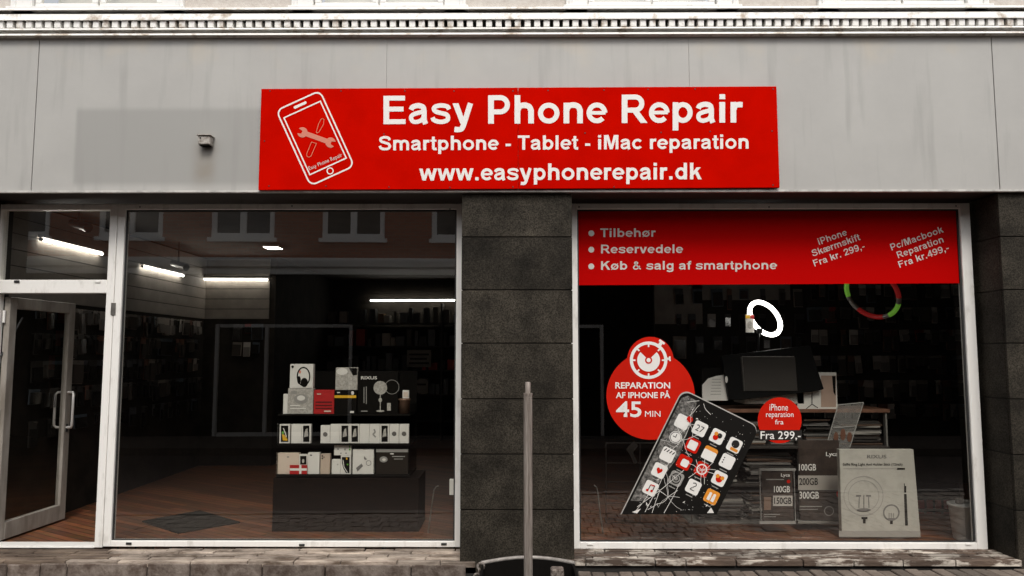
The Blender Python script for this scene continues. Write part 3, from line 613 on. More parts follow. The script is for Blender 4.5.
# phone sticker, cracked screen
ph = thing('phone_sticker', 'tilted window sticker of a black phone with app icons and cracked glass', 'sticker', corner(670, 514))
pa = R(26.3); po = (682.5, 388.6)            # upper left corner of the phone, axes u to the right, v down
def ph_(u, v): return (po[0]+u*math.cos(pa)-v*math.sin(pa), po[1]+u*math.sin(pa)+v*math.cos(pa))
def inv(x, y): x -= po[0]; y -= po[1]; return (x*math.cos(pa)+y*math.sin(pa), -x*math.sin(pa)+y*math.cos(pa))
PW, rr, yb = 86.0, 9.0, 514.3
def outline(ins, right=None):
    PW = 86.0+(ins-right if right is not None else 0)
    tl = [ph_(ins+rr-rr*math.cos(R(a)), ins+rr-rr*math.sin(R(a))) for a in range(0, 91, 15)]
    tr2 = [ph_(PW-ins-rr+rr*math.sin(R(a)), ins+rr-rr*math.cos(R(a))) for a in range(0, 91, 15)]
    def hit(u): v = (yb-ins*.0-po[1]-u*math.sin(pa))/math.cos(pa); return ph_(u, v)
    return tl+tr2+[hit(PW-ins), hit(ins)]
VP = VY-.0030
Flat(VP).poly(outline(0)).build('phone_edge', mat('sticker_grey_edge', (.42, .40, .37), .5), ph)
Flat(VP-.0012).poly(outline(1.1, -.3)).build('phone_body', mat('sticker_black', (.008, .007, .006), .5, spec=.15), ph)
# printed sheen down the phone's left side
mg = mat('sticker_sheen', (.03, .028, .025), .5, col2=(.40, .38, .35), scale=34, lo=.42, hi=.78)
Flat(VP-.0024).poly([ph_(3.2, 9), ph_(8, 4), ph_(19, 5), ph_(27, 60), ph_(16, 118), ph_(3.2, 123.5)]).build('printed_sheen', mg, ph)
VI = VP-.0036
icons = [(298, 152), (370, 180), (442, 212), (512, 248), (270, 215), (340, 248), (410, 283), (482, 315), (237, 287), (305, 318), (378, 347), (450, 385), (203, 352), (272, 385), (343, 420), (418, 460), (167, 425)]
icons = [(610+a*.243, 385+b*.243) for a, b in icons]
def icon(fl, i, hs=6.9, r=2.4, dx=0, dy=0, ky_=1.0):
    cu, cv = inv(*icons[i]); return fl.poly([ph_(cu+dx+p[0], cv+dy+p[1]*ky_) for p in rrect(hs, hs, r)])
def idisc(fl, i, r, dx=0, dy=0): cu, cv = inv(*icons[i]); c = ph_(cu+dx, cv+dy); return fl.disc(c[0], c[1], r, n=20)
def iring(fl, i, r, w_): c = icons[i]; return fl.ring(c[0], c[1], r, w_, n=24)
top = VI-.0012
MI_W, MI_R, MI_O, MI_K, MI_G = M_LETTER, M_REDS, mat('print_orange', (.72, .27, .03), .5, spec=.2), mat('print_black', (.02, .018, .016), .5, spec=.2), mat('print_grey', (.30, .29, .27), .5)
base = {}
for i in range(17):
    fl = Flat(VI)
    if i == 4: idisc(fl, i, 6.2)
    else: icon(fl, i, 6.9, 3 if i in (10, 13) else 2.4)
    base[i] = fl.build('app_icon', MI_R if i in (5, 9, 10) else MI_O if i in (6, 15) else MI_G if i == 13 else MI_W, ph)
mk_n = {}
def mark(i, m_, draw):
    mk_n[i] = mk_n.get(i, 0)+1; fl = Flat(top-.0004*mk_n[i]); draw(fl); fl.build('icon_mark', m_, base[i])
def at_(i, u, v): cu, cv = inv(*icons[i]); return ph_(cu+u, cv+v)
mark(5, MI_W, lambda f: icon(f, 5, 4.6, 1.5)); mark(6, MI_W, lambda f: icon(f, 6, 6.9, 1.6, 0, 1.9, .72)); mark(9, MI_W, lambda f: icon(f, 9, 3.8, 1.8, 1, .5)); mark(10, MI_W, lambda f: iring(f, 10, 4.8, 1.3))
mark(13, MI_K, lambda f: iring(f, 13, 4.8, 1.2)); mark(13, MI_K, lambda f: iring(f, 13, 2.4, 1.0))
mark(2, MI_K, lambda f: idisc(f, 2, 2.6, 1.8, -1.6)); mark(2, MI_R, lambda f: idisc(f, 2, 2.7, -1.4, 1.6)); mark(2, MI_O, lambda f: idisc(f, 2, 2.0, -2.2, -2.2))
mark(3, MI_K, lambda f: idisc(f, 3, 4.0, .5, -1.5)); mark(3, MI_O, lambda f: icon(f, 3, 4.0, 1, 1.5, 4.2, .35)); mark(0, MI_R, lambda f: idisc(f, 0, 3.2, 5.5, -5.5))
mark(4, MI_K, lambda f: iring(f, 4, 5.2, .6)); c4_ = icons[4]; mark(4, MI_K, lambda f: f.stroke([(c4_[0]-2.6, c4_[1]-1.4), c4_, (c4_[0]+1.4, c4_[1]-3.2)], .7))
for q in (-2.5, 0, 2.5): mark(7, MI_K, lambda f: f.disc(*at_(7, -4, q), .7, n=8))
mark(11, MI_R, lambda f: idisc(f, 11, 3.4, 0, .6)); mark(11, MI_O, lambda f: idisc(f, 11, 2.0, -2.6, -1.6)); mark(11, MI_O, lambda f: idisc(f, 11, 2.0, 2.6, -1.6))
mark(12, MI_R, lambda f: f.poly([at_(12, u, v) for u, v in ((0, -1.2), (.8, -2.4), (2.0, -2.6), (3.1, -1.4), (2.8, .3), (0, 3.6), (-2.8, .3), (-3.1, -1.4), (-2.0, -2.6), (-.8, -2.4))]))
for q in (-2.2, 2.2): mark(15, MI_W, lambda f: idisc(f, 15, 1.5, q, -2.5)); mark(15, MI_W, lambda f: icon(f, 15, 1.6, .5, q, 1.6, 1.8))
mark(16, MI_K, lambda f: f.stroke([at_(16, -1.5, 3), at_(16, -1.5, -3.2)], .9)); mark(16, MI_R, lambda f: f.stroke([at_(16, -1.5, -3), at_(16, 3, -3.8)], 1.4)); mark(16, MI_K, lambda f: f.stroke([at_(16, 2.8, -3.8), at_(16, 2.8, 2)], .9)); mark(16, MI_R, lambda f: idisc(f, 16, 1.3, -2.2, 3)); mark(16, MI_R, lambda f: idisc(f, 16, 1.3, 2.1, 2))
for q in (-4, -1, 2, 5): mark(8, MI_K, lambda f: f.stroke([at_(8, q-1, -2.2), at_(8, q+.6, -5.4)], 1.0))
mark(14, MI_K, lambda f: f.stroke(smooth([at_(14, -2, -3.4), at_(14, .4, -4.4), at_(14, 2, -2.6), at_(14, 0, 0), at_(14, -2, 3), at_(14, 2.4, 3.2)]), .8))
print_text(ph, '27', icons[1][0]-4.2, icons[1][1]-3.2, icons[1][0]+4.2, icons[1][1]+3.2, top-.0008, MI_K, -26.3, name='icon_mark')
# captions under the icons and glass cracks, printed in white
rc = random.Random(4)
for i, c in enumerate(icons): cu, cv = inv(*c); Flat(VI).poly([ph_(cu-3.6, cv+9.2), ph_(cu+3.6, cv+9.2), ph_(cu+3.6, cv+10.1), ph_(cu-3.6, cv+10.1)]).build('icon_caption', MI_G, ph)
Flat(VI).poly([ph_(69, 30.5), ph_(74, 30.5), ph_(74, 32.3), ph_(69, 32.3)]).build('battery_mark', MI_G, ph)
fl = Flat(top-.0016, .0002)
def crack(p, a, n, L, w0):
    q = [p]; 
    for i in range(n): a += rc.uniform(-24, 24); l_ = L*rc.uniform(.6, 1.3); q.append((q[-1][0]+l_*math.cos(R(a)), q[-1][1]+l_*math.sin(R(a))))
    q = [k for k in q if k[1] < 513.5 and 2.5 < inv(*k)[0] < PW-2.5 and inv(*k)[1] > 3]
    if len(q) > 1: fl.stroke(q, w0)
hub = [(702.5, 400), (683, 440), (668, 497), (702, 470), (690, 424)]
for a in (-60, 60, 105, 150, 215, 20): crack(hub[0], a, 4, 5, .45)
for a in (10, 75, 130, 200, 255, 310): crack(hub[1], a, 4, 5, .4)
for a in (-150, -118, -75, -60, -22, 8, 48, 110, 165): crack(hub[2], a+rc.uniform(-8, 8), rc.choice([2, 3, 5, 6]), 6, rc.uniform(.2, .5))
for a in range(0, 360, 40): crack(hub[3], a, 3, 5, .45)
for a in range(0, 360, 60): crack(hub[4], a, 4, 4, .35)
for i in range(170):
    u, v = rc.uniform(6, PW-5), rc.uniform(6, 120); p = ph_(u, v)
    if p[1] < 512: fl.disc(p[0], p[1], rc.uniform(.18, .42), n=5)
for (a, b) in (((637, 507), (684, 470)), ((645, 512), (672, 455)), ((664, 513), (682, 478)), ((652, 513), (660, 490)), ((634, 513), (650, 492))): fl.stroke([a, ((a[0]+b[0])/2+rc.uniform(-2, 2), (a[1]+b[1])/2), b], .5)
for i in range(46):                                # loose shards
    h_ = rc.choice([hub[0], hub[1], hub[4], (660, 470), (650, 503), (690, 500), (705, 505)]); p = (h_[0]+rc.gauss(0, 9), h_[1]+rc.gauss(0, 9)); a = rc.uniform(0, 360); l_ = rc.uniform(1, 4.2)
    q = [p, (p[0]+l_*math.cos(R(a)), p[1]+l_*math.sin(R(a))), (p[0]+l_*.6*math.cos(R(a+rc.uniform(12, 50))), p[1]+l_*.6*math.sin(R(a+rc.uniform(12, 50))))]
    if all(k[1] < 512 and 3 < inv(*k)[0] < PW-3 and inv(*k)[1] > 4 for k in q): fl.poly(q)
fl.poly([(707, 513), (711, 507.5), (714, 513)]).poly([(632, 512), (641, 508.5), (637, 513.5)])
fl.build('glass_crack', mat('crack_white', (.72, .70, .66), .5), ph)['kind'] = 'stuff'

rs = thing('price_sticker', 'small round red window sticker with black price strip Fra 299', 'sticker', corner(780, 444))
Flat(VY).disc(779.7, 420.3, 22.0, 23.0, 48).build('vinyl_sheet', M_REDS, rs)
Flat(VL+.0002).rect(759, 430.0, 802, 440.2).build('price_strip', MI_K, rs)
for tx, x0, y0, x1, y1 in (('iPhone', 769.5, 404, 788, 410.6), ('reparation', 766, 412.0, 793.5, 418.8), ('fra', 775, 419.6, 783.5, 424.4)): print_text(rs, tx, x0, y0, x1, y1, VL, M_LETTER, bold=0)
print_text(rs, 'Fra 299,-', 760.5, 431.2, 800.8, 440.4, VL-.0014, M_LETTER, bold=.006)

# ================================================================== shop interior
FZ = WB-.004; CZ = 2.98; RXI = 5.4
def wood_floor():
    m = mat('wood_plank_floor', (.10, .05, .028), .42, bump=.1)
    n = m.node_tree.nodes; l = m.node_tree.links; b = n['Principled BSDF']
    geo = n.new('ShaderNodeNewGeometry'); mp = n.new('ShaderNodeMapping'); mp.inputs['Rotation'].default_value = (0, 0, R(32)); l.new(geo.outputs['Position'], mp.inputs['Vector'])
    br = n.new('ShaderNodeTexBrick'); br.inputs['Scale'].default_value = 1; br.inputs['Brick Width'].default_value = 1.1; br.inputs['Row Height'].default_value = .075; br.inputs['Mortar Size'].default_value = .004
    br.inputs['Color1'].default_value = (.34, .13, .058, 1); br.inputs['Color2'].default_value = (.16, .068, .034, 1); br.inputs['Mortar'].default_value = (.012, .008, .005, 1)
    l.new(mp.outputs[0], br.inputs['Vector'])
    ns = n.new('ShaderNodeTexNoise'); ns.inputs['Scale'].default_value = 4; mp2 = n.new('ShaderNodeMapping'); mp2.inputs['Scale'].default_value = (1, 14, 1); l.new(mp.outputs[0], mp2.inputs[0]); l.new(mp2.outputs[0], ns.inputs['Vector'])
    mx = n.new('ShaderNodeMix'); mx.data_type = 'RGBA'; mx.blend_type = 'MULTIPLY'; mx.inputs[0].default_value = .7; l.new(br.outputs[0], mx.inputs[6]); l.new(ns.outputs['Color'], mx.inputs[7])
    l.new(mx.outputs[2], b.inputs['Base Color']); return m
g = G().box(-4.4, RXI+.1, .40, 9.2, -.2, FZ); struct('shop_floor', g, wood_floor())
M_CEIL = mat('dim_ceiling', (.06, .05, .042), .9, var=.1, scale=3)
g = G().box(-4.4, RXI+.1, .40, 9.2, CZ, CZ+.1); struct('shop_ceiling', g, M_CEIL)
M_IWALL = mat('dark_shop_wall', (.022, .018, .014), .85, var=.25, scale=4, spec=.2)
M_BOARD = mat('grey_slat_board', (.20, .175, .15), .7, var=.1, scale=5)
WLX = -4.33
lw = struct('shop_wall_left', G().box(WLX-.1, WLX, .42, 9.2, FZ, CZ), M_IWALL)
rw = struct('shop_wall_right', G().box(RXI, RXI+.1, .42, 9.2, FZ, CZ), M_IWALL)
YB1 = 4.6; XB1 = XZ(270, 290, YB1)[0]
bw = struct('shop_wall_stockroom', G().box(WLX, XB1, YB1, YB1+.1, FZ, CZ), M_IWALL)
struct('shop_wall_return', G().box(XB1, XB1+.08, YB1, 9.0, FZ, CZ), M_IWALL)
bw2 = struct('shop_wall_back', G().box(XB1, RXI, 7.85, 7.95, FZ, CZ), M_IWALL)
YB3 = 3.3; XB3 = XZ(655, 320, YB3)[0]
bw3 = struct('shop_wall_accessory', G().box(XB3, RXI, YB3, YB3+.1, FZ, CZ), M_IWALL)
z = 2.12
while z < CZ-.05:
    G().box(WLX, WLX+.015, .5, YB1, z+.004, min(z+.14, CZ)-.004).build('wall_board', M_BOARD, lw)
    G().box(WLX+.016, XB1-.002, YB1-.015, YB1, z+.004, min(z+.14, CZ)-.004).build('wall_board', M_BOARD, bw); z += .14
x0, z0 = XZ(655, 324, YB3-.015); x1, z1 = XZ(702, 290, YB3-.015); G().box(x0, x1, YB3-.015, YB3, z0, CZ).build('wall_board', M_BOARD, bw3)
x0, z0 = XZ(690, 300, YB3-.015); x1, z1 = XZ(790, 284, YB3-.015); G().box(x1-1.0 if False else x0+.03, x1, YB3-.015, YB3, z0, CZ).build('wall_board', M_BOARD, bw3)
# fluorescent tubes
M_TUBE = mat('tube_light', (1, .96, .88), .5, emit=15)
M_FIX = mat('grey_fixture', (.16, .15, .14), .5)
def tube_light(a, b, label, up=(0, 0, 1)):
    a, b = Vector(a), Vector(b); t = thing('tube_light', label, 'tube light', tuple((a+b)/2), 'fluorescent tubes in the shop')
    d = (b-a).normalized(); G().tube([a, b], .0125, 10).build('tube', M_TUBE, t)
    for e, s_ in ((a, -1), (b, 1)): G().tube([e, e+d*s_*.025], .016, 10).build('end_cap', M_FIX, t)
    off = Vector((0, 0, .034)); c = (a+b)/2+off; ang_ = math.atan2(d.y, d.x)
    G().cbox(c, ((b-a).length+.06, .04, .03), Matrix.Rotation(ang_, 3, 'Z')).build('fixture', M_FIX, t)
def onwall(px, py):                             # point on the left wall
    d = ray(px, py); k = (WLX+.05-CAM.x)/d.x; return CAM+d*k
za = onwall(42, 239.5).z; a, b = onwall(42, 239.5), onwall(102, 255); tube_light((a.x, a.y, a.z), (a.x, b.y, a.z), 'lit tube light seen through the glass above the door')
a, b = onwall(143, 266.5), onwall(183, 277); tube_light((a.x, a.y, a.z), (a.x, b.y, a.z), 'short slanting tube light left of the stockroom corner')
tube_light(P(187.5, 279.2, YB1-.06), P(268, 279.8, YB1-.06), 'level tube light over the slatted wall, middle of left window')
tube_light(P(370.5, 300.6, 7.7), P(470, 300.2, 7.7), 'deep tube light ending at the right edge of the left window')
p = PZ(273, 245.5, CZ); cl = thing('ceiling_panel_light', 'small square lit ceiling panel behind the left window', 'ceiling light', (p.x, p.y, CZ-.03))
G().box(p.x-.10, p.x+.10, p.y-.12, p.y+.12, CZ-.03, CZ-.001).build('frame', M_FIX, cl); G().box(p.x-.085, p.x+.085, p.y-.105, p.y+.105, CZ-.034, CZ-.0305).build('diffuser', M_TUBE, cl)
for k, (px, py, lb) in enumerate(((55, 225.5, 'black swivel camera above the door light'), (160, 265.5, 'black swivel camera near the slatted wall corner'))):
    p = onwall(px, py)+Vector((.22, 0, 0)); t = thing('security_camera', lb, 'camera', tuple(p))
    G().tube([p+Vector((0, 0, .1)), p+Vector((0, 0, CZ-p.z))], .008).tube([p, p+Vector((0, 0, .11))], .014).build('bracket', M_BLACK, t)
    G().tube([p+Vector((-.10, .06, .04)), p+Vector((.12, -.05, -.03))], [.035, .045], 12).build('camera_body', M_BLACK, t)

# accessory packets on the walls
M_PACK = [mat('black_blister', (.02, .018, .016), .2, coat=.8), mat('charcoal_blister', (.06, .052, .045), .25, coat=.6), mat('clear_blister_grey', (.20, .185, .17), .2, coat=.5), mat('brown_card', (.08, .045, .028), .5), mat('pale_card', (.34, .31, .27), .4, coat=.3)]
CARDS = [(.04, .036, .032), (.09, .08, .07), (.05, .05, .055), (.18, .155, .13), (.02, .018, .016), (.32, .29, .26), (.13, .06, .04), (.07, .085, .10), (.45, .42, .38), (.22, .02, .018)]
pk_mesh = []
for k in range(10):
    wd, ht = [(.085, .19), (.10, .15), (.07, .17), (.11, .20), (.06, .14), (.09, .16), (.075, .20), (.12, .17), (.08, .15), (.10, .18)][k]; hc = ht*[.3, .22, .38, .18, .25, .42, .3, .2, .35, .28][k]
    h_ = G(); h_.box(-wd/2, wd/2, -.003, .003, -ht, 0); h_.box(-wd*.4, wd*.4, -.028, -.0035, -ht*.96, -hc); h_.box(-.004, .004, -.05, .05, -.012, -.006)
    o = h_.build('packet', mat('card_tone_%s' % 'abcdefghij'[k], CARDS[k], .55, spec=.3), None); o.data.materials.append(M_PACK[[0, 1, 0, 1, 0, 2, 1, 0, 2, 0][k]])
    for q in range(6, 12): o.data.polygons[q].material_index = 1
    pk_mesh.append(o.data); bpy.data.objects.remove(o)
def packet(loc, rz, label, group, pick=None, bright=0):
    if bright: pick = rnd.choices(range(10), [1, 3, 1, 4, 1, 3.4, 2, 2, 1.6, .6])[0]  # paler cards picked to stand in for glints and light on the stock
    k = rnd.choices(range(10), [4, 3, 4, 2.4, 4, 1, 2, 2, .5, .4])[0] if pick is None else pick
    o = bpy.data.objects.new('accessory_packet', pk_mesh[k]); C.objects.link(o); o.location = loc; o.rotation_euler = (rnd.uniform(-.06, .06), rnd.uniform(-.05, .05), rz+rnd.uniform(-.3, .3)); o.scale = (rnd.uniform(.75, 1.5), 1, rnd.uniform(.7, 1.35))
    return tag(o, label, 'packet', group)
ROWN = ['top', 'second', 'third', 'fourth', 'fifth', 'lowest']
for ri_, rz_ in enumerate((2.08, 1.83, 1.58, 1.33, 1.05)):
    y = .95
    while y < 4.4:
        packet((WLX+.05, y, rz_), R(90), 'dark blister packet in the %s row on the left shop wall' % ROWN[ri_], 'packets in the %s row of the left wall' % ROWN[ri_], bright=ri_ == 0); y += rnd.uniform(.11, .17)*(1 if rz_ > 1.2 else 1.7)
for ri_, rz_ in enumerate((2.05, 1.8)):
    x = WLX+.5
    while x < XB1-.05: packet((x, YB1-.06, rz_), 0, 'dark packet in the %s row under the slatted stockroom wall' % ('upper', 'lower')[ri_], '%s row of packets under the slatted wall' % ('upper', 'lower')[ri_]); x += rnd.uniform(.11, .15)
for i, rz_ in enumerate((2.47, 2.2, 1.93, 1.62, 1.33, 1.05)):
    x = XZ(812, 300, YB3)[0]
    while x < RXI-.08: packet((x, YB3-.05, rz_), 0, 'dark packet in the %s row of the right window accessory wall' % ROWN[i], '%s row of packets on the accessory wall' % ROWN[i], bright=1); x += rnd.uniform(.075, .125)
for i, rz_ in enumerate((2.42, 2.12, 1.85)):
    x = XZ(678, 300, YB3)[0]
    while x < XZ(805, 300, YB3)[0]: packet((x, YB3-.05, rz_), 0, 'packet in the %s row behind the white ring lamp' % ROWN[i], '%s row of packets behind the ring lamp' % ROWN[i], rnd.choice([0, 1, 2, 3, 4, 5, 6, 7, 8])); x += rnd.uniform(.15, .24)

# shelving at the very back with product boxes
M_SHELF = mat('dark_shelf', (.03, .024, .02), .6)
sh = thing('back_shelf_unit', 'dark shelf unit full of small boxes at the back of the shop', 'shelves', tuple(P(400, 470, 7.6)))
bx0, bx1 = XZ(325, 330, 7.6)[0], XZ(560, 330, 7.6)[0]
levels = [XZ(400, a, 7.6)[1] for a in (323, 346, 370, 394, 420)]
for z in levels: G().box(bx0, bx1, 7.45, 7.83, z-.02, z).build('shelf', M_SHELF, sh)
for x in (bx0, (bx0+bx1)/2, bx1): G().box(x-.015, x+.015, 7.44, 7.84, FZ, levels[0]+.35).build('upright', M_SHELF, sh)
cols = [(.03, .03, .03), (.09, .075, .06), (.45, .03, .02), (.20, .11, .05), (.45, .41, .36), (.14, .15, .16)]
COLN = ['black', 'dark grey', 'red', 'brown', 'pale', 'blue grey']
for zi_, z in enumerate(levels[:4]):
    x = bx0+.05
    while x < bx1-.15:
        wd = rnd.uniform(.05, .16); ht = rnd.uniform(.12, .30); k = rnd.choices(range(6), [6, 5, 1.1, 1.5, 1.0, 2])[0]
        o = G().box(x, x+wd, 7.5, 7.7, z+.001, z+ht).build('product_box', mat('product_card_%s' % 'abcdef'[k], cols[k], .5), None, .003, origin=(x, 7.5, z)); tag(o, 'small %s product box on the %s back shelf' % (COLN[k], ROWN[zi_]), 'box', '%s boxes on the %s back shelf' % (COLN[k], ROWN[zi_]))
        x += wd+rnd.uniform(.005, .08)
for (a, b, c, d, lb, tx) in ((407, 350, 431, 367, 'pale printed notice in front of the back shelves', ['xxxx xxxxx xx', 'xxxxxx xx x', 'xx xxxxxxx xx']), (410, 380, 428, 393, 'smaller pale notice below the printed one', None)):
    (x0, z1), (x1, z0) = XZ(a, b, 7.38), XZ(c, d, 7.38); t = thing('paper_notice', lb, 'notice', (x0, 7.38, z0)); G().box(x0, x1, 7.38, 7.385, z0, z1).build('sheet', mat('notice_paper', (.30, .28, .25), .8), t)
    fl = Flat(7.374)
    for q in range(3 if tx else 1): yy = b+3+q*(d-b-4)/3; fl.rect(a+2+q % 2, yy+.6, c-2-q % 2*2, yy+2.4)
    fl.build('printed_line', MI_K, t)

# ================================================================== display cabinet behind the left window
YC = .86
cab = thing('display_cabinet', 'dark display cabinet with glass sides holding boxed phones behind left window', 'cabinet', tuple(P(345, 533, YC)))
c0, c1 = XZ(277, 440, YC)[0], XZ(410, 440, YC)[0]; cz = lambda py: XZ(345, py, YC)[1]
M_CAB = mat('cabinet_brown', (.007, .0035, .002), .6, spec=.08, var=.3, scale=6, stretch=(1, 1, 5))
G().box(XZ(273, 500, YC)[0], XZ(419, 500, YC)[0], YC-.01, YC+.45, cz(533), cz(478)).build('cabinet_base', M_CAB, cab, .004)
for py in (414.2, 443.8, 474.8): G().box(c0, c1, YC, YC+.42, cz(py)-.014, cz(py)).build('shelf', M_MATTE, cab)
for x in (c0, c1): G().add([(x, YC, cz(477)), (x, YC+.42, cz(477)), (x, YC+.42, cz(405)), (x, YC, cz(405))], [(0, 1, 2, 3)]).build('side_glass', CLEAR, cab)
G().box(c0, c1, YC+.42, YC+.43, cz(477), cz(372)).build('back_panel', M_MATTE, cab)
BOXM = {'w': mat('white_carton', (.74, .72, .67), .5), 'g': mat('grey_carton', (.42, .40, .36), .5, var=.2, scale=60), 'r': mat('red_carton', (.42, .012, .012), .5), 'k': mat('black_carton', (.007, .006, .005), .5, spec=.08),
        'c': mat('cream_carton', (.66, .55, .45), .5), 'b': mat('bronze_card', (.20, .12, .08), .4, .3), 'd': mat('gold_carton', (.55, .44, .35), .45), 'gold2': mat('dark_carton', (.024, .019, .015), .5, spec=.1), 'y': mat('yellow_print', (.75, .42, .02), .5), 'gr': mat('green_print', (.10, .35, .03), .5)}
def pbox(name, label, cat, r, m, depth=.06, Y=YC+.03, group=None, tilt=0):
    x0, y0, x1, y1 = r; x0 += .22; x1 -= .22; (a, t_), (b, u_) = XZ(x0, y0, Y), XZ(x1, y1, Y)
    t = thing(name, label, cat, ((a+b)/2, Y, u_), group)
    G().box(a, b, Y, Y+depth, u_, t_).build('carton', BOXM[m] if isinstance(m, str) else m, t, .002)
    return t
def pr(t, Y, m, *shapes):
    fl = Flat(Y-.002, .0003)
    for s_ in shapes:
        k = s_[0]
        if k == 'r': fl.rect(*s_[1:])
        elif k == 'd': fl.disc(*s_[1:])
        elif k == 'o': fl.ring(*s_[1:])
        elif k == 'l': fl.stroke(list(s_[2]), s_[1])
        elif k == 'p': fl.poly(list(s_[1]))
    return fl.build('print', BOXM[m] if isinstance(m, str) else m, t)
Yb = YC+.03
t = pbox('headphone_box', 'white headphone box standing on a grey box, top left of display', 'box', (290, 364, 313, 388), 'w')
pr(t, Yb, 'k', ('o', 303.5, 376.5, 6.2, 1.3, 9.0), ('d', 304.3, 382.5, 3.6, 4.6), ('d', 299, 380, 1.8, 4), ('d', 292.6, 366.8, 1.2)); pr(t, Yb-.001, mat('pink_print', (.7, .25, .18), .5), ('d', 300, 372, 1.0, 1.6))
t = pbox('gadget_box', 'grey printed box under the white headphone box', 'box', (288, 388.4, 313, 414), 'g'); pr(t, Yb, MI_G, ('d', 301, 399, 7, 5), ('r', 291, 391, 297, 394)); pr(t, Yb-.001, 'w', ('d', 301, 398, 4, 2.6), ('r', 290, 405, 300, 406.2), ('r', 290, 408, 306, 409))
t = pbox('small_white_charger', 'small white charger block left of the grey printed box', 'charger', (283.2, 394, 287.6, 414), 'w', .03)
t = pbox('red_box', 'red box with dark printed lines on top shelf', 'box', (313.8, 390, 334, 414), 'r'); pr(t, Yb, mat('dark_red_print', (.10, .005, .005), .5), ('r', 315.5, 401.5, 332, 402.8), ('r', 315.5, 404.8, 332, 406), ('r', 315.5, 407.8, 332, 408.8)); pr(t, Yb-.001, 'c', ('r', 317, 393.5, 321, 394.5), ('r', 324, 410.5, 331, 412))
t = pbox('goggle_box', 'grey box with white goggle picture above black and yellow box', 'box', (335.5, 367.5, 357.5, 390), 'g'); pr(t, Yb, 'w', ('d', 342, 371.5, 5.6, 3.6)); pr(t, Yb-.001, 'k', ('p', [(349, 368), (357, 368), (357, 375), (353, 375.5)]))
t = pbox('striped_box', 'black box with a yellow stripe on top shelf', 'box', (334.3, 390.3, 356.5, 414), 'k'); pr(t, Yb, 'y', ('r', 334.4, 395.3, 356.2, 398)); pr(t, Yb-.001, 'w', ('d', 352.5, 393, 1.5, 2), ('r', 350, 411, 354, 413), ('r', 337, 392, 340, 393))
t = pbox('mirror_lamp_box', 'large black box with white round mirror lamp picture', 'box', (357.8, 371.5, 398, 414), 'k', .09)
pr(t, Yb, 'g', ('d', 380.3, 387.8, 6.8), ('l', .9, [(380.3, 394), (380.3, 411)]), ('d', 380.3, 411, 4, 1), ('d', 380.3, 400, 1.8, 2.2), ('r', 387, 403, 390.8, 410.6)); pr(t, Yb, MI_G, ('o', 392, 387, 7, .5), ('l', .8, [(364, 387), (364, 403)]), ('l', .8, [(366.3, 386.5), (366.3, 404)]), ('r', 361, 410.6, 367.5, 411.6))
print_text(t, 'RIXUS', 361, 376.2, 377, 379.4, Yb-.003, BOXM['w'], bold=.02)
p = P(404, 414, Yb+.05); t = thing('bronze_tin', 'round bronze tin at the right end of top shelf', 'tin', tuple(p)); G().lathe(p, [(0, 0), (.052, 0), (.052, .118), (.055, .12), (.055, .135), (0, .137)], 24).build('tin', BOXM['b'], t)
t = pbox('small_card', 'small white card box standing on the bronze tin', 'box', (402.3, 390.3, 409, 398.4), 'w', .03, Yb+.03); pr(t, Yb+.03, 'c', ('r', 403.5, 392, 408, 397))
t = pbox('holder_card', 'small white card with red and yellow top beside the ring lamp', 'card', (745.2, 314.5, 754.5, 332.5), 'w', .02, 1.62); pr(t, 1.62, 'y', ('r', 745.6, 315, 750, 318.6)); pr(t, 1.62, 'r', ('r', 750.2, 315, 754, 318.6)); pr(t, 1.62, 'g', ('d', 750, 325, 2.4, 4))
PH = 'phone boxes on the middle shelf'
def phonebox(x0, x1, kind, label, group=None, y0=424.2, y1=443.4):
    t = pbox('phone_box', label, 'phone box', (x0, y0, x1, y1), 'w', .04, group=group)
    if kind in 'ky': pr(t, Yb, 'k', ('r', x0+1.5, y0+1.4, x1-1.5, y1-1.6))
    if kind == 'k': pr(t, Yb-.001, 'g', ('p', [((x0+x1)/2-.6, y0+5), ((x0+x1)/2+1.3, y0+4), ((x0+x1)/2+1.8, y0+12), ((x0+x1)/2-2.2, y0+13), ((x0+x1)/2-1.6, y0+9)]))
    if kind == 'y': pr(t, Yb-.001, 'y', ('p', [(x0+2.6, y0+10), (x0+5, y0+10.5), (x1-2.2, y1-4), (x1-2.6, y1-2.6), (x0+3.4, y1-3)])); pr(t, Yb-.001, 'gr', ('d', x0+3.5, y0+8.5, 1.2, 1.6)); pr(t, Yb-.0012, 'w', ('l', .9, [(x0+4, y0+4), (x0+6, y0+9), (x0+7, y0+13)]))
    if kind == 'd': pr(t, Yb, MI_K if False else mat('print_dim', (.12, .11, .10), .5), ('d', (x0+x1)/2, (y0+y1)/2, 2.3))
    if kind == 's': pr(t, Yb, MI_G, ('l', 1.6, smooth([((x0+x1)/2-.6, y0+5), ((x0+x1)/2+.4, y0+8), ((x0+x1)/2-1.4, y0+10), ((x0+x1)/2+1.2, y0+13)])))
    return t
phonebox(279.4, 289.8, 'y', 'phone box with yellow and green screen, left end of middle shelf', PH)
phonebox(291.2, 301.4, 'p', 'blank white phone box second on the middle shelf', PH); phonebox(301.6, 310.9, 'k', 'white phone box with black screen, third on the middle shelf', PH)
phonebox(320.5, 330.0, 'd', 'lower white phone box with a dot right of the gap', PH, 425.4)
phonebox(330.2, 339.8, 'p', 'blank white phone box left of the dark screens', PH)
phonebox(340.0, 349.8, 'k', 'white box with dark phone screen, left one of the middle pair', PH); phonebox(350.0, 359.4, 'k', 'white box with dark phone screen, right one of the middle pair', PH)
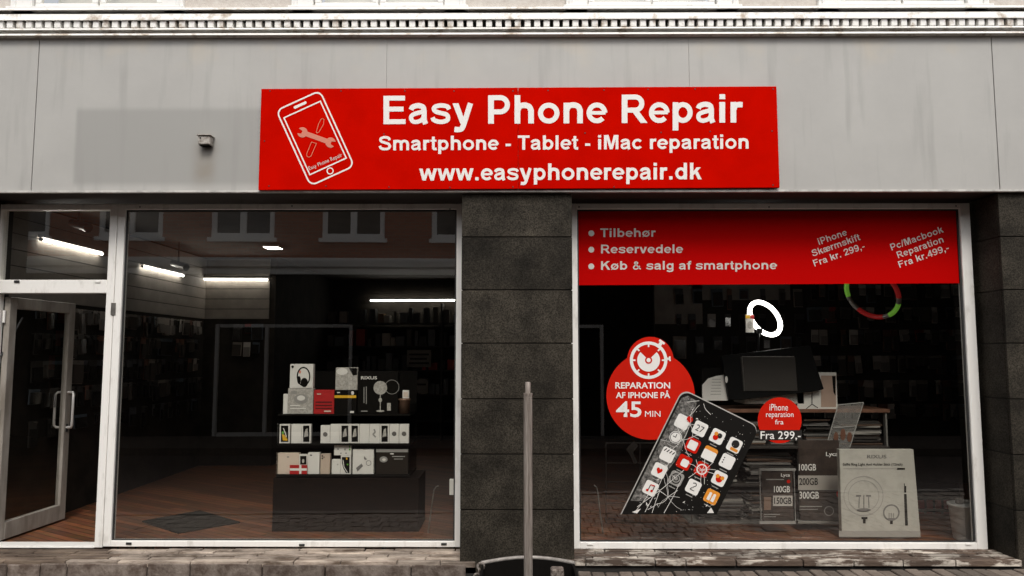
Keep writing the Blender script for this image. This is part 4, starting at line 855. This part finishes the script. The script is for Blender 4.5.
phonebox(359.6, 369.2, 'p', 'blank white phone box in the middle of its shelf', PH); phonebox(369.4, 379.8, 's', 'white phone box with grey squiggle picture', PH); phonebox(380, 389.2, 'k', 'white box with dark screen near right end of middle shelf', PH)
phonebox(389.4, 398.9, 'd', 'white phone box with a dot, last but one on the right', PH); phonebox(399.1, 408.9, 'd', 'white phone box with a dot at the shelf right end', PH)
t = pbox('tablet_box', 'wide cream tablet box at the left of the bottom shelf', 'box', (277.8, 453, 298.8, 474.2), 'c', .05); pr(t, Yb, MI_G, ('d', 288, 457, 1.2, .8))
t = pbox('phone_box', 'white box with dark screen behind the red and white flag', 'phone box', (299, 454.4, 307.4, 474.2), 'w', .04); pr(t, Yb, 'k', ('r', 300.2, 456, 306.4, 464.5)); pr(t, Yb-.001, 'g', ('d', 303.2, 461, 1.2, 2))
(x0, z1), (x1, z0) = XZ(289.8, 465, Yb-.02), XZ(307, 474.1, Yb-.02); t = thing('small_flag', 'small red flag with white cross on the bottom shelf', 'flag', (x0, Yb-.02, z0)); G().box(x0, x1, Yb-.021, Yb-.018, z0, z1).build('flag_cloth', BOXM['r'], t); Flat(Yb-.0225, .0004).rect(289.9, 468.3, 306.9, 470.6).rect(299.2, 465.1, 301.4, 474).build('cross', M_LETTER, t)
t = pbox('phone_box', 'tall white phone box between flag and gold box', 'phone box', (307.8, 452.6, 319.4, 474.2), 'w', .05); pr(t, Yb, 'k', ('d', 311, 455.2, 1, .7))
t = pbox('phone_box', 'gold phone box with camera dots on bottom shelf', 'phone box', (320.4, 454, 329.8, 474.2), 'd', .05); pr(t, Yb, 'k', ('d', 322.4, 456, .8), ('d', 322.4, 458.4, .8), ('d', 324, 457.2, .6))
t = pbox('phone_box', 'short plain white box beneath the white tray', 'phone box', (331.6, 459.6, 340.4, 474.2), 'w', .05); pr(t, Yb, 'g', ('d', 337.6, 464.5, .8))
t = pbox('phone_box', 'white box with curved dark colourful picture beneath the tray', 'phone box', (340.6, 455.6, 350.8, 474.2), 'w', .05)
pr(t, Yb, 'k', ('p', [(342, 457), (349.6, 457), (349.6, 473), (346, 473), (343.2, 468), (342, 463)])); pr(t, Yb-.001, 'w', ('l', .7, [(343, 460), (344, 467), (347.5, 472.5)])); pr(t, Yb-.001, 'y', ('r', 346, 457.6, 347.4, 459.6)); pr(t, Yb-.0012, 'gr', ('d', 347.6, 464.5, .9))
t = pbox('earphone_tray', 'white tray with green marks lying over two boxes', 'box', (334, 444.6, 351.4, 455.3), 'w', .05); pr(t, Yb, 'gr', ('r', 349, 445.6, 350.4, 447.6), ('r', 349, 448.6, 350.4, 450.4)); pr(t, Yb, MI_G, ('d', 338, 449, 1), ('d', 345, 449.4, 1), ('d', 341, 453.2, .8), ('d', 346, 453.2, .8))
t = pbox('watch_box', 'large white box with grey gadget and ring picture', 'box', (352.6, 449.4, 373.6, 474.2), 'w', .07); pr(t, Yb, mat('print_grey_dark', (.18, .17, .16), .5), ('o', 368.6, 463, 2.4, .5), ('p', [(356, 468), (361.5, 463.5), (363, 466), (357.5, 471.5)]), ('p', [(364, 456), (367, 459.2), (365.6, 460), (364, 459)]))
t = pbox('speaker_box', 'low dark box with pale printed gadget on bottom shelf', 'box', (376, 451, 408.2, 474.2), 'gold2', .1); pr(t, Yb, MI_G, ('r', 376.1, 449.2, 408.1, 452.2), ('d', 383.6, 459.4, 4, 3), ('r', 392, 456, 405, 457), ('r', 394, 458.6, 403, 459.4)); pr(t, Yb-.001, 'w', ('d', 392, 453.8, 2, .7), ('d', 384, 459.6, 1.8, 1.3))

# floor mat, hooked rods, window handle
q = [PZ(a, b, FZ) for a, b in ((142, 522), (200, 511.5), (240, 523), (178, 534))]; g = G(); g.add([(p.x, p.y, FZ) for p in q]+[(p.x, p.y, FZ+.012) for p in q], [(4, 5, 6, 7), (0, 1, 5, 4), (1, 2, 6, 5), (2, 3, 7, 6), (3, 0, 4, 7)])
tag(g.build('floor_mat', mat('grey_mat', (.022, .020, .018), .95, var=.3, scale=60, spec=.1), None, origin=tuple(q[0])), 'dark grey door mat lying askew on the wooden floor', 'mat')
for pts_, lb in (([(428, 535), (431, 512), (434, 490), (436, 486.6), (438.5, 486)], 'thin hooked steel rod standing inside the left window'), ([(603, 533), (600, 512), (597.6, 491), (596.4, 487), (594, 485)], 'thin hooked steel rod standing inside the right window')):
    pp = [P(a, b, .80) for a, b in pts_]; pp[0].z = FZ; o = G().tube(pp, .006, 8).build('hooked_rod', M_STEEL, None, origin=tuple(pp[0])); tag(o, lb, 'rod')
(x0, z1), (x1, z0) = XZ(449.5, 479, .38), XZ(456.5, 495, .38); G().box(x0, x1, .37, .40, z0, z1).build('window_tag', M_LETTER, wl_, .004)

# ================================================================== things behind the right window
YR = 1.15
def ring(c_px, c_py, Y, Rr, r, tilt, m_axis, segs, name, label, cat, stand=True):
    c = P(c_px, c_py, Y); mvec = Vector((m_axis[0], 0, -m_axis[1])).normalized(); view = (CAM-c).normalized(); mvec = (mvec-view*mvec.dot(view)).normalized(); side = mvec.cross(view).normalized()
    nrm = (view*math.cos(R(tilt))+side*math.sin(R(tilt))).normalized(); sec = nrm.cross(mvec)
    t = thing(name, label, cat, tuple(c))
    for a0_, a1_, m_ in segs:
        n_ = max(4, int((a1_-a0_)/8)); G().tube([c+(mvec*math.cos(R(a0_+(a1_-a0_)*i/n_))+sec*math.sin(R(a0_+(a1_-a0_)*i/n_)))*Rr for i in range(n_+1)], r, 10).build('light_ring', m_, t)
    return t, c
M_GLOW = mat('ring_glow', (1, .97, .93), .5, emit=6)
t, c = ring(764.7, 318.6, 1.5, .178, .0215, 51, (.62, .8), [(0, 360, M_GLOW)], 'ring_lamp', 'lit white ring lamp tilted above the black monitor', 'ring lamp')
G().tube([c+Vector((-.05, .03, -.14)), c+Vector((-.06, .05, -.35)), c+Vector((-.06, .05, -.55))], .01).build('stem', M_BLACK, t); G().cbox(c+Vector((-.06, -.02, -.12)), (.05, .04, .05)).build('clamp', M_BLACK, t, .005)
MG1 = mat('ring_grey', (.30, .28, .26), .4); MRd = mat('ring_red', (.45, .02, .02), .4, emit=.12); MGn = mat('ring_green', (.18, .45, .05), .4, emit=.25)
t, c = ring(872, 293.5, 1.3, .250, .022, 40, (.72, .7), [(-160, -120, MGn), (-120, -85, MG1), (-85, -25, MRd), (-25, -10, MG1), (-10, 30, MGn), (30, 44, MG1), (44, 112, MRd), (112, 200, MG1)], 'ring_lamp', 'coloured ring lamp with red and green arcs below the banner', 'ring lamp')
G().tube([c+Vector((0, .06, .15)), c+Vector((0, .1, CZ-c.z))], .008).build('stem', M_BLACK, t)

# monitor leaning on the shelf unit
def quadslab(name, pts_, Y0, Y1_, m, par, bev=.004): return G().prism([XZ(a, b, Y0) for a, b in pts_], Y0, Y1_).build(name, m, par, bev)
t = thing('monitor', 'tilted black computer monitor with dim grey screen behind the glass', 'monitor', tuple(P(775, 400, YR)))
quadslab('bezel', [(721.5, 356), (810, 345.5), (824, 389), (818, 391), (742, 400), (729, 400)], YR-.02, YR+.03, mat('monitor_black', (.006, .006, .006), .4, spec=.2), t)
quadslab('screen', [(740.5, 357), (795, 357), (797.5, 391), (743.5, 391)], YR-.028, YR-.021, mat('dim_screen', (.055, .05, .045), .3), t, .001)
G().tube([P(742, 357, YR-.03), P(744.5, 391, YR-.03)], .003, 6).tube([P(742, 356.6, YR-.03), P(794, 356.6, YR-.03)], .003, 6).build('screen_edge', M_STEEL, t)
Flat(YR-.0215).disc(726.4, 379.5, 1.4, 3.4).build('power_mark', M_LETTER, t)
(x0, z1), (x1, z0) = XZ(744, 391.5, YR+.06), XZ(804, 404, YR+.06); o = G().box(x0, x1, YR+.05, YR+.4, z0, z1).build('white_carton', BOXM['g'], None, .004, origin=(x0, YR, z0)); tag(o, 'flat pale carton lying under the black monitor', 'carton')
t = pbox('figure_box', 'white box with tan photo strip right of the monitor', 'box', (796, 372.5, 838, 409.5), 'w', .1, YR+.05); pr(t, YR+.05, mat('tan_print', (.45, .32, .25), .5), ('r', 821, 375.5, 836, 407)); pr(t, YR+.049, 'k', ('p', [(832, 376), (835.5, 376), (835.5, 396), (833.4, 392)]), ('l', .8, [(812, 392), (812, 404)]), ('l', .7, [(812, 404), (806, 409)]), ('l', .7, [(812, 404), (818, 408)]), ('r', 799, 374, 805, 375))
t = pbox('paper_stand', 'bright white paper sheet behind the phone sticker corner', 'paper', (701, 368, 728.5, 401), 'k', .02, YR+.02); pr(t, YR+.02, M_LETTER, ('p', [(702.2, 385), (708, 378.6), (716, 376), (725, 374.8), (728, 376), (728, 400.6), (702.2, 400.6)])); pr(t, YR+.0188, MI_G, *[('r', 712-k*.3, 379+k*3, 721, 379.5+k*3) for k in range(6)])
# shelf unit with magazines
su = thing('magazine_shelf', 'open shelf unit with brown top board and piles of magazines', 'shelves', tuple(P(790, 527, YR)))
def sbox(name, a, b, c, d, Y0, Y1_, m, par): (x0, z1), (x1, z0) = XZ(a, b, Y0), XZ(c, d, Y0); return G().box(x0, x1, Y0, Y1_, z0, z1).build(name, m, par, .003)
M_BRN = mat('brown_board', (.16, .075, .045), .5, var=.2, scale=8); M_GRS = mat('grey_shelf_metal', (.22, .21, .19), .5)
sbox('top_board', 690, 409.2, 890, 412.8, YR, YR+.5, M_BRN, su)
for py in (446, 484, 522.5): sbox('shelf', 690, py, 890 if py < 460 else 842, py+3, YR+.01, YR+.48, M_GRS if py > 500 else M_SHELF, su)
for px in (690, 798, 887): sbox('upright', px, 413, px+3.2, 527, YR+.012, YR+.06, M_GRS, su)
M_MAG = [mat('magazine_dark', (.035, .03, .026), .5), mat('magazine_grey', (.16, .15, .14), .45), mat('magazine_brown', (.10, .06, .04), .5), mat('magazine_pale', (.34, .32, .29), .4)]
PILE = ['upper pile at the left end', 'upper pile left of the middle post', 'upper pile right of the middle post', 'upper pile at the right end', 'middle pile at the left end', 'middle pile behind the small frame', 'middle pile behind the tall poster', 'bottom pile at the left end', 'bottom pile behind the small frame']
MAGN = ['dark', 'grey', 'brown', 'pale']
for pi_, (xa, xb, yt, yb_, Yz) in enumerate(((735, 768, 421, 446, YR+.06), (770, 797, 417, 446, YR+.06), (803, 834, 419, 446, YR+.06), (838, 884, 421, 446, YR+.04), (700, 740, 458, 484, YR+.06), (745, 795, 452, 484, YR+.06), (804, 840, 455, 484, YR+.06), (700, 745, 498, 522.5, YR+.06), (748, 796, 492, 522.5, YR+.06))):
    (x0, z1), (x1, z0) = XZ(xa, yt, Yz), XZ(xb, yb_, Yz); z = z0+.002
    while z < z1-.012:
        h_ = rnd.uniform(.009, .02); sx_ = rnd.uniform(-.02, .02); k = rnd.choices(range(4), [4, 3, 2, 2.2 if xa == 838 else 1])[0]
        g = G().cbox(((x0+x1)/2+sx_, Yz+.16+rnd.uniform(-.03, .03), z+h_/2), (x1-x0-.03, .27, h_-.0015), Matrix.Rotation(rnd.uniform(-.12, .12), 3, 'Z')); o = g.build('magazine', M_MAG[k], None, 0, origin=((x0+x1)/2, Yz, z)); tag(o, '%s magazine in the shelf unit, %s' % (MAGN[k], PILE[pi_]), 'magazine', '%s magazines, %s' % (MAGN[k], PILE[pi_])); z += h_
# tariff posters
YP_ = .80
pf = thing('framed_poster', 'small framed tariff poster reading 100GB and 150GB', 'poster', tuple(P(777, 524, YP_)))
M_POST = mat('poster_brown', (.045, .032, .026), .4, var=.3, scale=10)
sbox('poster', 761.5, 471, 794, 521, YP_, YP_+.008, M_POST, pf)
g = G()
for r4 in ((759.5, 468.5, 796, 470.8), (759.5, 521.2, 796, 524)): (x0, z1), (x1, z0) = XZ(r4[0], r4[1], YP_-.008), XZ(r4[2], r4[3], YP_-.008); g.box(x0, x1, YP_-.008, YP_+.012, z0, z1)
for r4 in ((759.5, 470.9, 761.6, 521.1), (793.9, 470.9, 796, 521.1)): (x0, z1), (x1, z0) = XZ(r4[0], r4[1], YP_-.008), XZ(r4[2], r4[3], YP_-.008); g.box(x0, x1, YP_-.008, YP_+.012, z0, z1)
g.build('frame', mat('silver_frame', (.36, .35, .33), .4, .2), pf)
Flat(YP_-.003).rect(773, 495.6, 792.5, 506).build('price_panel', mat('price_panel_pale', (.50, .47, .43), .5), pf); fl = Flat(YP_-.003); fl.rect(764, 497, 771, 510).build('portrait', mat('tan_dim', (.22, .14, .10), .5), pf)
for tx, r4, m_ in (('100GB', (774, 486, 790, 492.4), M_LETTER), ('150GB', (774.2, 497.4, 791.6, 504), MI_K), ('Lyca', (781, 473.4, 790, 477.6), M_LETTER)): print_text(pf, tx, r4[0], r4[1], r4[2], r4[3], YP_-.006, m_, bold=.015)
Flat(YP_-.003).disc(788.5, 481.5, 1.8).build('red_dot', M_REDS, pf); Flat(YP_-.003).rect(766, 479, 784, 480).rect(764, 514, 780, 514.7).rect(764, 516.4, 776, 517).build('small_print', MI_G, pf)
pt = thing('tariff_poster', 'tall dark tariff poster reading 100GB, 200GB and 300GB', 'poster', tuple(P(817, 524, YP_+.1)))
YQ = YP_+.1
sbox('poster', 798, 440, 842, 520.5, YQ, YQ+.006, M_POST, pt); Flat(YQ-.003).rect(798.2, 475.5, 841, 490).build('price_panel', mat('poster_band', (.40, .37, .33), .5), pt)
for tx, r4, m_ in (('100GB', (799, 464, 816, 470.6), M_LETTER), ('200GB', (799.2, 478, 818, 485), MI_K), ('300GB', (799.4, 491.6, 819, 498.8), M_LETTER), ('Lyca', (826, 452, 838, 457.4), M_LETTER)): print_text(pt, tx, r4[0], r4[1], r4[2], r4[3], YQ-.006, m_, bold=.012)
Flat(YQ-.003).rect(799.4, 506, 822, 507).rect(799.4, 509, 818, 509.7).ring(829, 511, 4.5, 1.0).build('small_print', MI_G, pt); Flat(YQ-.003).disc(838, 494, 1.6, 3).build('red_dot', M_REDS, pt)
sbox('foot', 798, 521, 842, 524, YQ-.01, YQ+.05, M_GRS, pt)
# clear leaflet holder, slanting
lh = thing('leaflet_holder', 'slanting clear plastic holder with small brown figures in front of shelves', 'holder', tuple(P(835, 500, .95)))
G().add([P(a, b, .95) for a, b in ((838, 405), (863.5, 402.5), (850, 447), (826, 490), (814, 488))], [(0, 1, 2, 3, 4)]).build('clear_sheet', FROST, lh)
g = G()
for a, b in (((838, 405), (863.5, 402.5)), ((838, 405), (814, 488)), ((863.5, 402.5), (850, 447)), ((833, 428), (856, 426))): g.tube([P(*a, .948), P(*b, .948)], .004, 6)
g.build('rim', mat('clear_rim', (.35, .34, .32), .3), lh)
Flat(.946).disc(836, 437, 2.4, 5).disc(843, 434.5, 2.6, 6).disc(849.5, 437, 2.4, 5).build('print', mat('russet_print', (.14, .06, .035), .5), lh)
# large ring light carton
Yk = .62
t = pbox('ring_light_box', 'large pale ring light carton standing on the floor in right window', 'box', (838.5, 449.5, 921, 537.4), mat('pale_carton', (.46, .44, .39), .55, var=.06, scale=9), .055, Yk)
carton = t.children[0]
b_ = XZ(838.5, 537, Yk)[0]; c_ = XZ(921, 537, Yk)[0]
for v in carton.data.vertices:                      # slightly out of square, as it leans
    wz = v.co.z; k = wz/.75; v.co.x += (.006 if v.co.x < 0 else -.028)*k*(1 if v.co.x > 0 else -1)*(-1 if v.co.x < 0 else 1); v.co.y += .05*k if False else 0
MD = mat('print_grey_dark', (.18, .17, .16), .5); ML = mat('print_grey_light', (.34, .32, .30), .5)
Flat(Yk-.002).rect(839, 531, 920.4, 537).build('lower_band', mat('carton_band', (.36, .34, .31), .5), t)
pr(t, Yk, ML, ('o', 863.5, 496, 19.6, .7), ('o', 863.5, 496, 15.4, .6), ('l', .5, [(843, 468.6), (904, 468.6)]))
pr(t, Yk, MD, ('o', 891.3, 512.6, 7.6, 1.5), ('d', 863.8, 510, 7, 1.8), ('l', .9, [(859.3, 497), (858.8, 508)]), ('l', .9, [(863.8, 495), (863.8, 509)]), ('l', .9, [(868.6, 497), (869, 508)]), ('r', 856, 495, 861, 496.6), ('r', 866, 495, 871, 496.6), ('l', .6, [(889, 513), (889, 519)]), ('l', .6, [(891.3, 513), (891.3, 519)]), ('l', .6, [(893.6, 513), (893.6, 519)]), ('r', 888, 518, 895, 519.6))
pr(t, Yk-.0006, 'k', ('r', 861.5, 517, 867.5, 519.2), ('r', 863, 519, 865.6, 523.4), ('r', 890, 520.6, 892.8, 524), ('r', 897.2, 468, 905, 469.6), ('p', [(904, 494), (906.6, 494), (908, 525.4), (905.2, 525.4)]), ('r', 904.2, 486, 906.2, 492.6), ('l', .6, [(904.6, 486), (904.2, 483.4)]))
print_text(t, 'RIXUS', 867, 454.8, 886.5, 458.4, Yk-.003, MD, bold=.01); print_text(t, 'Selfie Ring Light And Holder Stick (12inch)', 843, 463, 902.5, 466.4, Yk-.003, BOXM['k'], bold=.01)
# bucket
p = P(966, 540, .62); p.z = FZ; t = thing('bucket', 'white plastic bucket behind the right window corner', 'bucket', tuple(p))
G().lathe(p, [(0, 0), (.085, 0), (.092, .01), (.118, .27), (.126, .272), (.128, .29), (.12, .292), (.112, .285), (.088, .02), (0, .015)], 30).build('pail', mat('white_plastic', (.50, .49, .46), .45), t)
pp = [p+Vector((.125*math.cos(a), .125*math.sin(a)*.2-.12*math.sin(a)*.4, .26-.07*math.sin(a))) for a in [math.pi*i/14 for i in range(15)]]; G().tube(pp, .004, 6).build('handle', M_STEEL, t)
G().cbox(p+Vector((-.04, 0, .31)), (.05, .05, .05)).cbox(p+Vector((.02, .03, .30)), (.09, .04, .03)).build('contents', M_GRS, t, .008)
# red packs low on the right
for k in range(15):
    p = P(921+(k % 5)*8.5, 500+(k//5)*12, 1.6); o = bpy.data.objects.new('accessory_packet', pk_mesh[1]); o.data = pk_mesh[1].copy(); o.data.materials.clear(); o.data.materials.append(mat('red_pack', (.16, .008, .006), .5)); C.objects.link(o); o.location = p; o.scale = (.55, .55, .55); tag(o, 'dark red packet on a low rack left of the bucket', 'packet', 'red packets near the bucket')
rk = thing('low_rack', 'low dark rack carrying red packets left of the bucket', 'rack', tuple(P(938, 540, 1.65)))
(x0, z1), (x1, z0) = XZ(916, 486, 1.65), XZ(962, 536, 1.65); G().box(x0, x1, 1.65, 1.7, FZ, z1+.03).build('back_panel', M_MATTE, rk)
for k in range(3): pq = P(937, 498.5+k*12, 1.62); G().box(x0, x1, 1.60, 1.65, pq.z+.004, pq.z+.012).build('hanging_rail', M_STEEL, rk)
# wire basket rack
wb = thing('wire_rack', 'thin wire display rack behind the phone sticker', 'rack', tuple(P(650, 525, 1.1)))
for px in (606, 640, 672, 704): G().tube([P(px, 443, 1.1), P(px, 523, 1.1)], .004, 6).build('upright', M_SHELF, wb)
for py in (443, 463, 482, 503, 523): G().tube([P(606, py, 1.1), P(704, py, 1.1)], .0035, 6).build('rail', M_SHELF, wb)
p0_ = [(626, 449), (634, 441), (638, 446), (633, 452), (637, 462), (634, 464), (630, 455)]; o = G().prism([XZ(a, b, 1.08) for a, b in p0_], 1.075, 1.085).build('hanging_strap', M_SHELF, None, origin=tuple(P(632, 450, 1.08))); tag(o, 'small crumpled grey strap hanging on the wire rack', 'strap')

# ================================================================== pole and tub on the pavement
YPO = -.95
p = P(528, 470, YPO); px_ = p.x; gzp = gz(px_)
pole = thing('street_pole', 'slender grey metal pole with narrower tip in front of granite pier', 'pole', (px_, YPO, gzp))
M_GALV = mat('galvanised_pole', (.20, .165, .14), .55, .35, col2=(.42, .37, .33), scale=7, lo=.35, hi=.65, stretch=(9, 9, .5), bump=.2, bscale=40)
zt1 = XZ(528, 393.5, YPO)[1]; zt2 = XZ(528, 382, YPO)[1]; rp_ = 4.3/FPX*(YPO-CAM.y)
G().tube([(px_, YPO, gzp-.02), (px_, YPO, zt1)], rp_, 20).build('shaft', M_GALV, pole, .0); G().tube([(px_, YPO, zt1), (px_, YPO, zt2-.004), (px_, YPO, zt2)], [rp_*.62, rp_*.62, rp_*.5], 16).build('tip', M_GALV, pole)
G().tube([(px_, YPO, zt1-.012), (px_, YPO, zt1+.003)], rp_*1.06, 20).build('collar', M_GALV, pole)
G().tube([(px_+rp_*.2, YPO-rp_*1.02, gzp), (px_+rp_*.2, YPO-rp_*1.02, zt1-.02)], .004, 6).build('seam', M_GALV, pole)
# bow-backed tub with a pale rim bar
zr_ = .245; yA = -.47; tub = thing('planter_tub', 'low black bow-backed tub with pale rim at the pole foot', 'tub', (px_, -.9, gzp))
far = [PZ(481.5+(574.5-481.5)*i/16, 563.6-5.6*math.sin(math.pi*i/16), zr_) for i in range(17)]
pts3 = far+[Vector((far[-1].x, -1.35, zr_)), Vector((far[0].x, -1.35, zr_))]
ns_ = len(pts3); cen = Vector((sum(p.x for p in pts3)/ns_, sum(p.y for p in pts3)/ns_, 0)); inn = [p+(Vector((cen.x, cen.y, zr_))-p)*.05 for p in pts3]
g = G(); V = [(p.x, p.y, gz(p.x)-.02) for p in pts3]+[tuple(p) for p in pts3]+[tuple(p) for p in inn]+[(p.x, p.y, zr_-.14) for p in inn]
F = [(k*ns_+i, k*ns_+(i+1) % ns_, (k+1)*ns_+(i+1) % ns_, (k+1)*ns_+i) for k in range(3) for i in range(ns_)]+[tuple(range(3*ns_, 4*ns_))]
g.add(V, F).build('tub_body', M_MATTE, tub)
G().tube([p+Vector((0, 0, .004)) for p in far], .013, 10).build('rim', mat('pale_rim', (.36, .33, .30), .5, .2, var=.2, scale=20), tub)
p = PZ(557, 566, zr_+.02); st_ = G().box(p.x-.042, p.x+.042, p.y-.05, p.y+.03, zr_-.2, zr_+.012); tag(st_.build('stone_block', mat('rough_stone', (.08, .06, .05), .9, col2=(.25, .21, .18), scale=40, lo=.4, hi=.6, bump=.6), None, .008, origin=(p.x, p.y, zr_-.15)), 'rough stone block sticking up inside the black tub', 'stone')
ch = thing('short_chain', 'short rusty chain hanging at the left end of the tub rim', 'chain', tuple(far[0]+Vector((-.02, 0, -.2))))
M_CH = mat('rusty_chain', (.10, .07, .055), .7, .4, col2=(.34, .31, .28), scale=60)
for k in range(5):
    c = far[0]+Vector((-.004-.012*k, -.03, -.01-.035*k)); Mx = Matrix.Rotation(R(90), 3, 'X') @ Matrix.Rotation(R(90*(k % 2)), 3, 'Y'); G().torus(c, .022, .008, Mx, 14, 6).build('link', M_CH, ch)

# ================================================================== the building across the street (seen in the glass)
opp = thing('opposite_building', 'red brick house with white windows across the street, mirrored in the glass', 'building', (0, -10.35, -.2))
K = 16.77/FPX
M_BRICK = mat('red_brick', (.15, .065, .04), .85, col2=(.24, .105, .065), scale=12, lo=.3, hi=.7)
def brick_nodes(m):
    n = m.node_tree.nodes; l = m.node_tree.links; b = n['Principled BSDF']; geo = n.new('ShaderNodeTexCoord'); sp = n.new('ShaderNodeSeparateXYZ'); cb = n.new('ShaderNodeCombineXYZ'); l.new(geo.outputs['Object'], sp.inputs[0]); l.new(sp.outputs[0], cb.inputs[0]); l.new(sp.outputs[2], cb.inputs[1])
    br = n.new('ShaderNodeTexBrick'); br.inputs['Scale'].default_value = 1; br.inputs['Brick Width'].default_value = .24; br.inputs['Row Height'].default_value = .075; br.inputs['Mortar Size'].default_value = .008
    br.inputs['Color1'].default_value = (.42, .15, .075, 1); br.inputs['Color2'].default_value = (.30, .10, .05, 1); br.inputs['Mortar'].default_value = (.26, .22, .19, 1); l.new(cb.outputs[0], br.inputs['Vector']); l.new(br.outputs[0], b.inputs['Base Color'])
brick_nodes(M_BRICK)
OY = -10.35; HT = 6.3; zs = 4.22; zh = 5.75
wx = [(-272+109*k)*K for k in range(-6, 10)]; hw_ = 31*K
G().box(-16, 16, OY-6, OY-.35, -.3, HT).build('core', M_MATTE, opp)
G().box(-16, 16, OY-.34, OY, 3.4, zs).build('wall', M_BRICK, opp); G().box(-16, 16, OY-.34, OY, zh, HT).build('wall', M_BRICK, opp)
ed = [-16]+[v for x in wx for v in (x-hw_, x+hw_)]+[16]
for i in range(0, len(ed), 2): G().box(ed[i], ed[i+1], OY-.34, OY, zs, zh).build('wall', M_BRICK, opp)
M_OWH = mat('opposite_white_paint', (.86, .84, .80), .6)
for x in wx:
    g = G(); y0, y1 = OY-.12, OY-.03
    g.box(x-hw_, x-hw_+.11, y0, y1, zs, zh).box(x+hw_-.11, x+hw_, y0, y1, zs, zh).box(x-hw_+.11, x+hw_-.11, y0, y1, zs, zs+.11).box(x-hw_+.11, x+hw_-.11, y0, y1, zh-.1, zh).box(x-.07, x+.07, y0, y1+.01, zs+.11, zh-.1)
    wn = g.build('window', M_OWH, opp); G().box(x-hw_+.1, x+hw_-.1, OY-.09, OY-.085, zs+.1, zh-.1).build('pane', mat('dark_pane', (.012, .012, .012), .08), wn)
    G().box(x-hw_-.06, x+hw_+.06, OY-.1, OY+.06, zs-.09, zs-.001).build('sill', M_OWH, wn)
G().profile([(OY, 3.40), (OY+.10, 3.40), (OY+.12, 3.52), (OY+.2, 3.56), (OY+.24, 3.68), (OY+.24, 3.74), (OY, 3.78)], -16, 16).build('cornice_band', mat('opposite_cornice', (.86, .84, .79), .7), opp)
G().profile([(OY, HT-.3), (OY+.2, HT-.25), (OY+.35, HT), (OY, HT)], -16, 16).build('eaves', M_OWH, opp)
G().profile([(OY+.3, HT), (OY-3, HT+.6), (OY-6, HT), ], -16, 16).build('roof', mat('dark_roof', (.06, .05, .045), .8), opp)
M_ODK = mat('opposite_dark_front', (.004, .0035, .003), .8, spec=.05); M_OFR = mat('opposite_frame', (.40, .38, .35), .5)
G().box(-16, 16, OY-.34, OY-.10, -.3, 3.4).build('shopfront', M_ODK, opp)
posts = [-294, -246, -164, 86]
for q in posts: G().box(q*K-.035, q*K+.035, OY-.1, OY-.01, -.2, 2.29).build('post', M_OFR, opp)
for a, b in ((-294, -164), (60, 86)): G().box(a*K+.051, b*K-.051, OY-.1, OY-.015, 2.22, 2.29).build('transom', M_OFR, opp)
for a, b in ((-294, -246), (-246, -164)): G().box(a*K+.051, b*K-.051, OY-.1, OY-.015, -.2, -.08).build('rail', M_OFR, opp)
for q in (-620, 20, 480): G().box(q*K-.5, q*K+.5, OY-.1, OY+.02, -.3, 3.399).build('brick_pillar', M_BRICK, opp)
opp.rotation_euler.z = R(-3.0)
